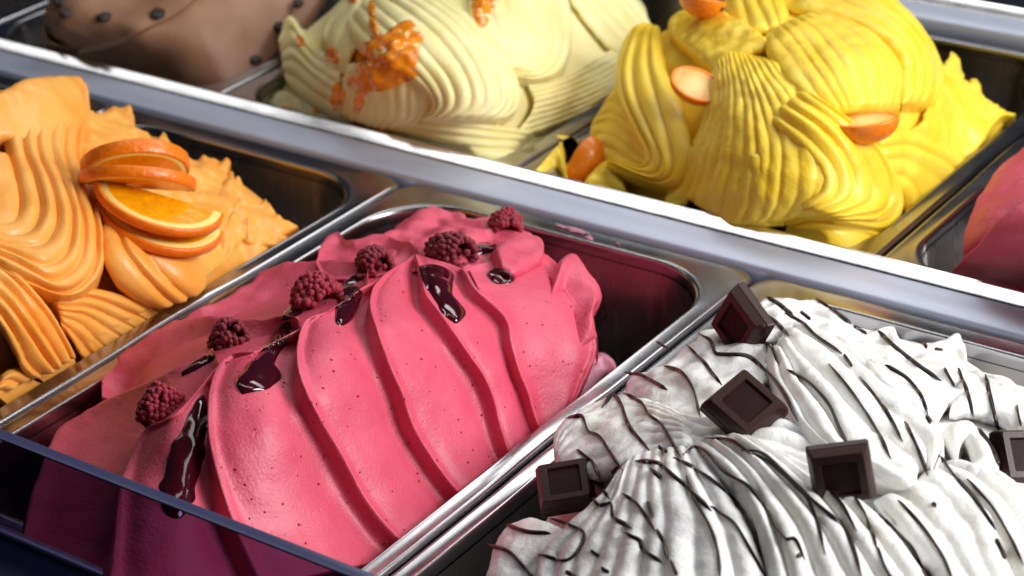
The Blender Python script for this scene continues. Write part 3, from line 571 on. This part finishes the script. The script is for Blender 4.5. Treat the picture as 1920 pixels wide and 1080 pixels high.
stroke(brn, [[(520,60),(545,20),(560,-20),(570,-60)], [(535,75),(565,35),(585,0),(595,-60)], [(545,95),(580,50),(602,5),(612,-60)]], arch=4, lift=2, noise=(.6,40), n=50, m=30, fade=(.1,0), name='fold')
# ---- dark pink at the right edge
zr = ZMap([(1800,515,'y',.055),(1920,545,'y',.058),(1815,430,'z',.010),(1860,330,'z',.014),(1920,290,'z',.020),(1920,400,'z',.030),(1880,470,'z',.018),(2050,300,'z',.04),(2050,540,'z',.03)])
red = Heap('dark pink gelato with a sharp fold at the right edge', MAT['red'], zr, (X0 + 1.5 * P, .16, -.09), (X0 + P + .0102, X0 + 2 * P - .0102, .0362, .272))
stroke(red, [[(1808,470),(1813,425),(1835,375),(1862,328),(1900,290),(1990,230)], [(1815,485),(1840,430),(1880,375),(1930,330),(2000,280)], [(1812,500),(1850,462),(1890,425),(1940,390),(2010,340)]], rowh=[0,-2,-9], arch=1, noise=(1.2,60), fine=(.15,200), n=80, m=50, skirt=30, fade=(0,0), name='fold')
stroke(red, [[(1785,522),(1805,495),(1850,455),(1890,418),(1940,378),(2020,320)], [(1800,530),(1850,490),(1900,460),(1950,430),(2030,390)], [(1830,545),(1880,540),(1920,530),(1970,510),(2040,470)], [(1860,560),(1900,575),(1960,580),(2040,560)]], rowh=[4,-1,-4,-2], arch=1, lift=8, emerge=0, noise=(1.2,50), fine=(.2,200), n=80, m=50, skirt=30, fade=(0,0), name='fold')
for h_ in (pink, org, wht, crm, yel, brn, red): h_.bvh()

# ------------------------------------------------------------------ sauces on the pink gelato
for g in ([[(530,598),(502,640),(482,664),(462,690),(438,716),(446,738)], [(556,606),(532,652),(518,682),(526,704),(504,728),(462,742)]],
          [[(618,538),(632,560),(628,585),(620,612)], [(674,532),(677,560),(668,592),(660,610)]],
          [[(768,492),(788,520),(803,548),(822,578),(842,606)], [(852,498),(850,530),(850,550),(873,582),(868,608)]],
          [[(912,508),(935,504),(966,514)], [(914,524),(938,532),(966,530)]],
          [[(884,458),(910,455),(936,456)], [(888,474),(905,476),(926,474)]],
          [[(370,735),(346,790),(322,840),(306,890),(290,960)], [(392,742),(390,800),(380,860),(366,920),(352,985)]],
          [[(402,656),(366,678),(338,702)], [(408,670),(372,692),(342,708)]],
          [[(562,560),(542,578),(524,596)], [(575,580),(552,594),(530,604)]],
          [[(668,512),(655,524),(640,530)], [(680,522),(664,532),(648,538)]]):
    film(pink, g, 1.3, MAT['sauce'], 'berry_sauce', n=56, m=21, lumps=1.0, lscale=110, pw=.6, rnd=.28)
# pale melted gelato at the foot of the heap
mp = np.array([[(1090,745),(1100,700),(1112,672),(1130,664),(1150,680),(1160,700)], [(1075,770),(1095,745),(1115,720),(1130,705),(1145,705),(1158,712)]], float)
MAT['melt'] = gelato_mat('melted_gelato', lin((224, 150, 176)), lin((232, 176, 196)), rough=.25, grain=.1)
zp_save = pink.z; pink.z = lambda q: np.full(np.asarray(q).shape[:-1], -.024)
stroke(pink, [list(map(tuple, mp[0])), list(map(tuple, mp[1]))], arch=4, noise=(1.2, 90), n=40, m=20, skirt=14, mat=MAT['melt'], name='melted_edge')
pink.z = zp_save
# fruit seeds
bs = bmesh.new()
for _ in range(170):
    q = (RNG.uniform(400, 1100), RNG.uniform(500, 1040)); a, b = pink.hit(q)
    if a is None: continue
    s = RNG.uniform(.00022, .0006); r = bmesh.ops.create_icosphere(bs, subdivisions=1, radius=s)
    R_ = Matrix.Rotation(RNG.uniform(0, 6), 3, Vector(b)); 
    for v in r['verts']: v.co = Vector(a) + R_ @ Vector((v.co.x * 1.5, v.co.y * .8, v.co.z * .8))
me = bpy.data.meshes.new('seeds'); bs.to_mesh(me); bs.free()
o = link('seeds', me, MAT['seed'], pink.t); o['kind'] = 'stuff'
# ------------------------------------------------------------------ raspberries
def raspberry_mesh(seed, hollow):
    rg = np.random.default_rng(seed); bm = bmesh.new()
    H, Rm = .0105, .0092
    prof = lambda t: Rm * (max(0, 1 - (t * .96) ** 2.4) ** .5) if t > 0 else Rm * (1 - .16 * t * t)
    for k in range(10):                                      # rows of drupelets from mouth to tip
        t = -.84 + k * .196; r = prof(min(t, 1)) if k < 9 else .0004
        cnt = max(1, int(round(2 * math.pi * r / .0029)))
        for j in range(cnt):
            a = 2 * math.pi * (j + .5 * (k % 2)) / cnt + rg.normal(0, .06)
            rr = r * (1 + rg.normal(0, .05)); s = .00178 * (1 + rg.normal(0, .09)); zz = t * H + rg.normal(0, .0003)
            res = bmesh.ops.create_icosphere(bm, subdivisions=2, radius=1)
            out = Vector((math.cos(a), math.sin(a), max(0, t) * .6)).normalized()
            for v in res['verts']:
                l = v.co.copy(); along = l.dot(out)
                v.co = Vector((rr * math.cos(a), rr * math.sin(a), zz)) + (l + out * along * .12) * s
    # inner cone of the hollow fruit
    seg = 20; V = []
    for k, (t, f) in enumerate(((-.82, .92), (-.6, .62), (-.2, .52), (.3, .34), (.6, .05))):
        V.append([bm.verts.new((prof(t) * f * math.cos(2 * math.pi * j / seg), prof(t) * f * math.sin(2 * math.pi * j / seg), t * H)) for j in range(seg)])
    for k in range(4):
        for j in range(seg): bm.faces.new((V[k][j], V[k][(j + 1) % seg], V[k + 1][(j + 1) % seg], V[k + 1][j]))
    me = bpy.data.meshes.new('raspberry'); bm.to_mesh(me); bm.free()
    me.polygons.foreach_set('use_smooth', [True] * len(me.polygons)); me.materials.append(MAT['berry']); return me
RM = [raspberry_mesh(k, 1) for k in range(3)]
CR = Matrix([[float(ROT[i, j]) for j in range(3)] for i in range(3)])
def cam_dir(x, y, z): return (CR @ Vector((x, y, z))).normalized()
def place(o, h, px, size_px, tip, off=.5, roll=0):
    """Set a topping on the heap; tip = direction its local z axis points, in picture axes."""
    a, n = h.hit(px)
    if a is None: a = at_z(np.array(px, float), h.z(np.array(px, float))); n = unit(CAM - a)
    dist = float(np.linalg.norm(a - CAM)); s = size_px / F_PX * dist
    o.rotation_euler = (cam_dir(*tip).to_track_quat('Z', 'Y').to_matrix() @ Matrix.Rotation(roll, 3, 'Z')).to_euler()
    o.location = Vector(a) + (Vector(CAM) - Vector(a)).normalized() * (s * off)
    return s
for k, (px, size, tip, lab) in enumerate((
    ((300, 768), 84, (-.35, -.75, .3), 'shadowed raspberry lowest on the pink gelato, nearest the glass'),
    ((431, 637), 78, (.35, .55, .45), 'raspberry second from the glass, above the large sauce drip'),
    ((590, 558), 94, (-.55, .35, -.45), 'broken raspberry, third from the glass, with its hollow showing'),
    ((705, 497), 72, (.45, -.1, .7), 'small round raspberry between the broken one and the large one'),
    ((849, 473), 82, (.5, -.05, .55), 'large raspberry at the top of the widest sauce streak'),
    ((947, 424), 68, (-.1, .55, -.75), 'raspberry farthest back by the pan rim, its hollow facing the front'))):
    o = link('raspberry', RM[k % 3], None); s = place(o, pink, px, size, tip, .30, k * 1.1); o.scale = tuple(s / .0228 * f for f in ((1, 1, 1.1), (1.08, .95, 1), (1.1, .92, .9), (1, 1.05, .95), (.98, 1.08, 1.12), (1.05, .95, 1))[k])
    tag(o, lab, 'raspberry', 'raspberries on the pink gelato')
# a broken-off drupelet cluster beside the third raspberry
bm = bmesh.new()
for dx, dy, dz in ((0, 0, 0), (.0026, .0005, .0006), (.001, .0028, 0), (-.0016, .0014, .0010), (.0012, .0013, .0022)):
    r = bmesh.ops.create_icosphere(bm, subdivisions=2, radius=.0019)
    for v in r['verts']: v.co += Vector((dx, dy, dz))
me = bpy.data.meshes.new('raspberry_crumb'); bm.to_mesh(me); bm.free(); me.polygons.foreach_set('use_smooth', [True] * len(me.polygons))
o = link('raspberry_crumb', me, MAT['berry']); place(o, pink, (571, 574), 24, (0, 0, 1), 1.1); tag(o, 'small cluster broken off the third raspberry, at its hollow', 'raspberry')
# ------------------------------------------------------------------ chocolate drizzle on the white gelato
D = [[(1700,800),(1720,840),(1735,880)], [(1560,690),(1600,740),(1640,800),(1665,850)], [(1800,700),(1815,740),(1822,770)], [(1905,760),(1915,800)], [(1690,945),(1730,990),(1765,1040),(1785,1085)], [(1820,905),(1860,950),(1890,1000),(1915,1050)], [(1545,905),(1580,950),(1600,985)], [(1290,900),(1305,940),(1330,985),(1345,1030),(1350,1080)], [(1215,940),(1225,970)], [(1100,900),(1120,905),(1135,925)], [(1255,690),(1280,700),(1300,730),(1310,770)], [(1090,850),(1110,865),(1120,885)], [(1500,585),(1520,600)], [(1770,690),(1790,725)], [(1296,655),(1320,680),(1335,700),(1345,712)], [(1318,630),(1333,640),(1340,660),(1350,665),(1400,668),(1430,690),(1455,715),(1475,745),(1492,780)],
     [(1430,588),(1450,600),(1470,620)], [(1446,562),(1462,572),(1478,585)], [(1480,592),(1505,606),(1530,630),(1568,656)], [(1582,666),(1598,688)], [(1540,566),(1562,582),(1585,600)],
     [(1600,612),(1626,627)], [(1650,624),(1672,645),(1694,664),(1725,688),(1755,708)], [(1668,690),(1700,710),(1725,740),(1735,765)], [(1728,634),(1738,654)], [(1752,654),(1768,656)],
     [(1483,698),(1520,720),(1555,760),(1573,800),(1587,830)], [(1618,714),(1650,755),(1672,790),(1687,818)], [(1850,712),(1858,750),(1870,798)], [(1425,642),(1445,648),(1455,672)],
     [(1182,700),(1205,705),(1240,725)], [(1230,640),(1255,655)], [(1135,757),(1150,740),(1165,760),(1180,800),(1210,836)], [(1178,742),(1205,758),(1218,780),(1240,795),(1255,820),(1270,846)],
     [(1072,783),(1092,782),(1103,808),(1125,820),(1145,850),(1160,872)], [(1146,887),(1160,875)], [(1234,838),(1252,848)], [(1200,866),(1235,870),(1265,895),(1300,925),(1325,950)],
     [(1240,898),(1220,880)], [(1270,862),(1300,878),(1340,905),(1380,940),(1410,985),(1422,1018)], [(1340,955),(1375,980),(1400,1020),(1430,1075)], [(1286,850),(1305,838),(1330,852),(1360,885),(1400,910),(1430,945),(1455,985),(1475,1012),(1490,1010),(1505,1042)],
     [(1330,822),(1370,826),(1400,845),(1440,865),(1490,910),(1520,945),(1545,1030)], [(1398,845),(1430,850),(1475,890),(1520,935),(1560,970),(1580,985),(1600,1030),(1615,1080)], [(1608,942),(1625,970),(1640,1018)],
     [(1655,970),(1690,1005),(1715,1035),(1735,1080)], [(1648,1036),(1660,1065),(1672,1085)], [(1765,860),(1800,905),(1830,940),(1860,985)], [(1866,1010),(1885,1050)], [(1736,780),(1745,795)], [(1840,812),(1858,835),(1868,862)],
     [(1113,936),(1125,948),(1145,945),(1150,970),(1175,985)], [(1176,932),(1195,945),(1205,960),(1222,985)], [(1180,1004),(1200,1015),(1205,1030),(1230,1048)], [(1236,1002),(1245,1020),(1250,1038)],
     [(1040,975),(1070,985),(1095,1000),(1085,1030),(1060,1052),(1020,1042)], [(960,988),(990,998),(1020,1000)], [(925,1024),(955,1035),(980,1060),(1000,1085)], [(1108,1032),(1124,1044)], [(1128,1066),(1142,1074)], [(1258,1050),(1270,1080)], [(1060,1072),(1085,1085)]]
for l in D:
    e0 = np.array(l[0], float) - l[1]; e1 = np.array(l[-1], float) - l[-2]
    if len(l) > 2: l = [tuple(np.array(l[0]) + e0 / np.linalg.norm(e0) * 12)] + l + [tuple(np.array(l[-1]) + e1 / np.linalg.norm(e1) * 14)]
    film(wht, line_guides(l, RNG.uniform(5.4, 7.6)), .9, MAT['drizzle'], 'drizzle_line', n=48, m=7, base=.2)
# ------------------------------------------------------------------ chocolate squares
def choc_parts():
    a, b = .0130, .0108; h0, h1, hb = -.0045, .0045, .0032
    bm = bmesh.new()
    lv = [(a, h0), (a * 1.02, h0 + .0006), (a, -.0005), (a * .97, .0002), (a * .95, .0012), (b * 1.02, h1 - .0005), (b * .98, h1), (.0078, h1), (.0074, h1 - .0004), (.0071, hb)]
    loops = []
    for r, z in lv:
        c = []
        for (sx, sy) in ((1, 1), (-1, 1), (-1, -1), (1, -1)):
            k = .0012 if r > .009 else .0006
            p1 = (sx * r, sy * (r - k)); p2 = (sx * (r - k), sy * r); p3 = (sx * (r - k * .25), sy * (r - k * .25))
            q = [p1, p3, p2] if sx * sy > 0 else [p2, p3, p1]
            c += [bm.verts.new((x, y, z)) for x, y in q]
        loops.append(c)
    n = 12
    for i in range(len(loops) - 1):
        for j in range(n): bm.faces.new((loops[i][j], loops[i][(j + 1) % n], loops[i + 1][(j + 1) % n], loops[i + 1][j]))
    bm.faces.new(loops[0][::-1])
    me = bpy.data.meshes.new('block'); bm.to_mesh(me); bm.free(); me.materials.append(MAT['choc'])
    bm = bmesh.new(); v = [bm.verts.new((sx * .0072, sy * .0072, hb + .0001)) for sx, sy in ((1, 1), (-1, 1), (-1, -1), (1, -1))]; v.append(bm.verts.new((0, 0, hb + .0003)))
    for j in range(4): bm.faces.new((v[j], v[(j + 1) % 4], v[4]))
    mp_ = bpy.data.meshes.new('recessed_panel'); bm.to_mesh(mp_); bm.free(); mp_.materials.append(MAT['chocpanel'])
    return me, mp_
CB, CP = choc_parts()
def near_hit(h, px, r):
    """Nearest surface point under a topping of pixel radius r, moved onto the ray through its centre."""
    best = None
    for dx, dy in ((0, 0), (r, 0), (-r, 0), (0, r), (0, -r), (.6 * r, .6 * r), (-.6 * r, -.6 * r), (.6 * r, -.6 * r), (-.6 * r, .6 * r)):
        a, n = h.hit((px[0] + dx, px[1] + dy))
        if a is not None:
            t = float((a - CAM) @ ROT[:, 2] * -1)
            best = t if best is None else min(best, t)
    d = rays(np.array(px, float)); return CAM + d * best
def square(px, h, right, up, size_px, label, off=.1):
    """right/up: the block's x and y edge directions in picture axes (x right, y up, z to the viewer)."""
    a = near_hit(h, px, size_px * .28)
    s = size_px / F_PX * float(np.linalg.norm(a - CAM)); X_ = cam_dir(*right); Y_ = cam_dir(*up); Y_ = (Y_ - X_ * Y_.dot(X_)).normalized(); Z_ = X_.cross(Y_)
    t = thing('chocolate_square', (0, 0, 0), label, 'chocolate', 'chocolate squares on the white gelato')
    m = Matrix((X_, Y_, Z_)).transposed().to_4x4(); sc_ = s / .026 * RNG.uniform(.96, 1.03)
    t.matrix_basis = Matrix.Translation(Vector(a) + (Vector(CAM) - Vector(a)).normalized() * s * off) @ m @ Matrix.Scale(sc_, 4)
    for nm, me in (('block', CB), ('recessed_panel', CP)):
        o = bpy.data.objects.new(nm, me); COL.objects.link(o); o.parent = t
square((1388, 608), wht, (.46, -.71, .5), (.38, .49, .7), 112, 'chocolate square standing tilted at the back of the white gelato by the rim', .10)
square((1397, 762), wht, (.72, .55, -.40), (-.68, .62, -.38), 122, 'chocolate square lying flat on a corner in the middle of the white gelato', .10)
square((1577, 890), wht, (.90, .13, .20), (-.33, .88, .30), 112, 'chocolate square leaning sideways among the folds, right of the flat one', .06)
square((1060, 910), wht, (.97, .17, .05), (-.12, .70, -.65), 104, 'chocolate square at the left edge of the white gelato next to the pan rim', .08)
square((1922, 858), wht, (.95, 0, -.2), (.05, .85, -.4), 110, 'chocolate square cut off by the right edge of the picture', .08)
for (px, lab) in (((1128, 905), 'tiny chocolate crumb right of the chocolate square by the rim'), ((1752, 947), 'tiny chocolate crumb on the lower right folds'), ((1498, 1043), 'tiny chocolate crumb on the front ribs of the white gelato')):
    bm = bmesh.new(); bmesh.ops.create_icosphere(bm, subdivisions=1, radius=.0009)
    for v in bm.verts: v.co *= 1 + RNG.uniform(-.35, .35)
    me = bpy.data.meshes.new('chocolate_crumb'); bm.to_mesh(me); bm.free(); a, n = wht.hit(px)
    o = link('chocolate_crumb', me, MAT['choc']); o.location = Vector(a) + Vector(n) * .0003; tag(o, lab, 'chocolate', 'chocolate crumbs')
# ------------------------------------------------------------------ orange slices
def slice_meshes(Rr=.034, th=.0080, wedge=math.pi):
    """Half a round slice: peel band, pith ring and flesh; flat side along x, bulge to -y, faces +-z."""
    n = 36; out = {}
    def arc(r, z): return [(r * math.cos(math.pi + wedge * k / n), r * math.sin(math.pi + wedge * k / n) * .92, z) for k in range(n + 1)]
    def band(rings):
        V = [p for r in rings for p in r]; return mesh_from('m', V, grid_faces(len(rings), n + 1), True)
    t = th / 2; b = .0006
    out['peel'] = band([arc(Rr - .0016, -t), arc(Rr - b, -t), arc(Rr, -t + b), arc(Rr + .0002, 0), arc(Rr, t - b), arc(Rr - b, t), arc(Rr - .0016, t)])
    out['pith'] = band([arc(Rr - .0058, -t + .0001), arc(Rr - .0016, -t + .0002)] + [arc(Rr - .0016, t - .0002), arc(Rr - .0058, t - .0001)])
    V = arc(Rr - .0058, t - .0001) + [(0, 0, t + .0002)] + arc(Rr - .0058, -t + .0001) + [(0, 0, -t - .0002)]
    Fc = [(k, k + 1, n + 1) for k in range(n)] + [(n + 2 + k + 1, n + 2 + k, 2 * n + 3) for k in range(n)] + [(0, n + 1, 2 * n + 3, n + 2), (n + 1, n, 2 * n + 2, 2 * n + 3)]
    me = bpy.data.meshes.new('flesh'); me.from_pydata(V, [], Fc); me.update(); out['flesh'] = me
    for k, m_ in (('peel', 'peel'), ('pith', 'pith'), ('flesh', 'flesh')): out[k].materials.append(MAT[m_])
    return out
SM = slice_meshes()
def frame(o, loc, X_, Y_, s):
    X_ = X_.normalized(); Y_ = (Y_ - X_ * Y_.dot(X_)).normalized(); Z_ = X_.cross(Y_)
    o.matrix_basis = Matrix.Translation(loc) @ Matrix((X_, Y_, Z_)).transposed().to_4x4() @ Matrix.Scale(s, 4)
def orange_slice(p0, p1, z0, z1, facing, label, thick=.66):
    """p0, p1: pixel ends of the chord; z0, z1 their heights; facing: picture direction the bulge points."""
    A = Vector(at_z(np.array(p0, float), z0)); B = Vector(at_z(np.array(p1, float), z1)); X_ = B - A
    t = thing('orange_slice', (0, 0, 0), label, 'orange slice', 'orange slices on the orange gelato')
    frame(t, (A + B) / 2, X_, -cam_dir(*facing), X_.length / .068)
    t.matrix_basis = t.matrix_basis @ Matrix.Diagonal((1, 1, thick, 1))
    for nm, me in SM.items():
        o = bpy.data.objects.new(nm, me); COL.objects.link(o); o.parent = t
orange_slice((150, 314), (354, 314), .052, .044, (.0, .36, .92), 'topmost orange slice, seen from its peel', 1.15)
orange_slice((146, 334), (367, 350), .050, .040, (.05, .16, .97), 'second orange slice from the top, peel side showing', .85)
orange_slice((178, 338), (418, 408), .050, .030, (-.15, -.45, .87), 'third orange slice from the top with juicy flesh and pale pith showing')
orange_slice((178, 362), (417, 440), .044, .022, (-.15, -.52, .84), 'lowest orange slice, its cut edge below the others')
def kumquat_meshes():
    a, c = .0100, .0135; n = 28; rows = []
    for k in range(15):                                      # half ellipsoid, cut face at y = 0, bulge to -y ... long axis x
        t = math.pi * k / 14
        rows.append([(c * math.cos(t), -a * math.sin(t) * math.sin(math.pi * j / n), a * math.sin(t) * math.cos(math.pi * j / n)) for j in range(n + 1)])
    sk = mesh_from('peel', [p for r in rows for p in r], grid_faces(15, n + 1)); sk.materials.append(MAT['kpeel'])
    def disc(f, y, mat, nm):
        V = [(c * f * math.cos(2 * math.pi * j / 40), y, a * f * math.sin(2 * math.pi * j / 40)) for j in range(40)] + [(0, y - .0006, 0)]
        me = mesh_from(nm, V, [(j, (j + 1) % 40, 40) for j in range(40)]); me.materials.append(MAT[mat]); return me
    V = []; 
    for f, y in ((1, 0), (.98, .0005), (.88, .0006), (.84, .0003)): V.append([(c * f * math.cos(2 * math.pi * j / 40), y, a * f * math.sin(2 * math.pi * j / 40)) for j in range(40)])
    rim_ = mesh_from('cut_rim', [p for r in V for p in r], grid_faces(4, 40, closed_b=True)); rim_.materials.append(MAT['kpeel'])
    bm = bmesh.new(); bmesh.ops.create_icosphere(bm, subdivisions=2, radius=.0014)
    for v in bm.verts: v.co = Vector((v.co.x * .5 + c * .965, v.co.y - .0030, v.co.z))
    st = bpy.data.meshes.new('stem_scar'); bm.to_mesh(st); bm.free(); st.materials.append(MAT['dark'])
    return dict(peel=sk, flesh=disc(.86, .0003, 'kflesh', 'flesh'), cut_rim=rim_, stem_scar=st)
KM = kumquat_meshes()
def kumquat(px, size_px, long_axis, cut, label, off=.05, stem=True):
    a = near_hit(yel, (px[0], max(px[1], 12)), size_px * .25); a = CAM + rays(np.array(px, float)) * float((a - CAM) @ ROT[:, 2] * -1)
    s = size_px / F_PX * float(np.linalg.norm(a - CAM))
    t = thing('kumquat', (0, 0, 0), label, 'kumquat', 'kumquats on the yellow gelato')
    frame(t, Vector(a) + (Vector(CAM) - Vector(a)).normalized() * s * off, cam_dir(*long_axis), cam_dir(*cut), s / .027)
    for nm, me in KM.items():
        if nm == 'stem_scar' and not stem: continue
        o = bpy.data.objects.new(nm, me); COL.objects.link(o); o.parent = t
kumquat((1306, 158), 104, (.85, -.40, .10), (-.05, .62, .78), 'halved kumquat with its cut face towards the viewer, left of the yellow wave', .05)
kumquat((1626, 226), 118, (.93, .12, .1), (.02, .93, .34), 'halved kumquat lying in the hollow on the right of the yellow gelato', .02, False)
kumquat((1092, 302), 104, (.45, .88, .1), (-.75, .35, -.5), 'kumquat half stuck upright at the lower left by the bar, peel side showing', .08, False)
kumquat((1318, -2), 96, (.75, -.25, .60), (-.2, .9, -.1), 'kumquat with dark stem spots on the highest yellow wave', .08)
# ------------------------------------------------------------------ orange jam on the cream gelato
for g in ([[(692,60),(672,90),(655,125),(640,150),(625,165)], [(720,75),(718,110),(722,140),(718,165),(690,175)], [(760,20),(790,60),(792,100),(785,140),(760,160)]],
          [[(630,150),(622,175),(616,200)], [(650,155),(646,185),(640,215)]], [[(668,160),(664,190),(660,220)], [(690,160),(686,185),(676,210)]],
          [[(690,0),(692,25),(690,60)], [(705,0),(702,30),(715,70)]], [[(888,-20),(884,20),(890,50)], [(935,-20),(925,20),(912,56)]],
          [[(610,90),(612,110),(625,122)], [(628,85),(632,100),(640,118)]], [[(555,68),(556,80),(562,88)], [(568,66),(570,78),(570,88)]], [[(525,200),(540,198),(556,203)], [(528,208),(542,208),(556,212)]], [[(585,205),(592,212),(598,214)], [(590,200),(598,206),(602,210)]],
          [[(648,0),(660,5),(672,2)], [(650,-12),(664,-12),(676,-10)]], [[(705,243),(722,248),(740,256)], [(712,240),(730,244),(742,252)]]):
    film(crm, g, .8, MAT['jam'], 'orange_jam', n=50, m=25, lumps=2.6, lscale=190, pw=.5, rnd=.3)
# ------------------------------------------------------------------ coffee beans
for px, s, r_ in (((125, 24), 32, .3), ((112, 0), 34, .9), ((196, 32), 32, 0), ((296, 26), 36, .7), ((524, 50), 32, 1.2), ((478, 112), 28, .2), ((560, 6), 26, .5)):
    bm = bmesh.new(); bmesh.ops.create_uvsphere(bm, u_segments=20, v_segments=12, radius=1)
    for v in bm.verts:
        c = v.co; g = .22 * math.exp(-(c.y / .14) ** 2) if c.z > 0 else 0
        v.co = Vector((c.x * 1.0, c.y * .74, (c.z * .5 - g) if c.z > 0 else c.z * .35))
    me = bpy.data.meshes.new('coffee_bean'); bm.to_mesh(me); bm.free(); me.polygons.foreach_set('use_smooth', [True] * len(me.polygons))
    o = link('coffee_bean', me, MAT['bean']); k = place(o, brn, px, s, (.1, .75, .6), .02, r_); o.scale = (k / 2,) * 3
    where = {125: 'second from the left, near the rounded left end', 112: 'leftmost, at the top edge', 196: 'third from the left on the top sweep', 296: 'largest, on the crest of the brown sweep', 524: 'on the right slope beside the cream gelato', 478: 'lowest, near the pan rim', 560: 'at the top edge on the right fold'}[px[0]]
    tag(o, 'dark coffee bean, ' + where + ' of the coffee gelato', 'coffee bean', 'coffee beans on the brown gelato')
# ------------------------------------------------------------------ dried smears on the pink pan's rim
MAT['smear'] = gelato_mat('dried_smear', lin((150, 100, 118)), lin((190, 130, 150)), rough=.5, grain=.5)
pk = [o for o in bpy.data.objects if o.get('label', '').startswith('steel pan holding the smooth pink')][0]
for (cx, cy), L_, w_ in (((1082, 432), 44, 10), ((1105, 446), 14, 7), ((1052, 424), 22, 5), ((1158, 456), 9, 4)):
    n = 26; a = np.linspace(0, 2 * np.pi, n, endpoint=False); rr = 1 + .5 * perlin(np.stack([np.cos(a) * 1.6 + cx, np.sin(a) * 1.6, a * 0 + .2], -1)) * 2
    rows = []
    for f, dz in ((1, .0001), (.8, .0005), (.4, .0006), (.05, .0006)):
        q = np.stack([cx + np.cos(a) * L_ / 2 * rr * f, cy + np.cos(a) * L_ / 2 * rr * f * .27 + np.sin(a) * w_ / 2 * rr * f], -1); rows.append(at_z(q, dz + .0001))
    V = np.concatenate(rows); link('smear', mesh_from('smear', V, fix_normals(V, grid_faces(4, n, closed_b=True))), MAT['smear'], pk)
# ------------------------------------------------------------------ front of the counter
GY = -.300; zt = .0480; zf = .0150
mg, nt, bb = nodemat('tinted_glass'); N = nt.nodes; L = nt.links
tr = N.new('ShaderNodeBsdfTransparent'); tr.inputs[0].default_value = (.42, .36, .52, 1); gl = N.new('ShaderNodeBsdfGlossy'); gl.inputs['Roughness'].default_value = .03
mx = N.new('ShaderNodeMixShader'); mx.inputs[0].default_value = .05
L.new(tr.outputs[0], mx.inputs[1]); L.new(gl.outputs[0], mx.inputs[2]); L.new(mx.outputs[0], N['Material Output'].inputs[0])
t = thing('glass_panel', (.1, GY, zf), 'tinted glass pane along the front of the case in the lower left corner', 'glass')
box('pane', -.7, .9, GY - .0022, GY + .0022, -.12, zt - .0012, mg, t)
eg = simple_mat('glass_edge', lin((62, 66, 100)), rough=.25)
box('polished_edge', -.7, .9, GY - .0022, GY + .0022, zt - .0008, zt, eg, t, .0003)
t = thing('counter_front', (.1, GY - .02, -.12), 'dark navy counter front with a pale metal trim in the bottom left corner', 'counter')
box('body', -.7, .9, GY - .09, GY - .0045, -.14, zf - .0022, MAT['navy'], t, .001)
box('trim', -.7, .9, GY - .0075, GY - .0042, zf - .004, zf, MAT['trim'], t, .0006)
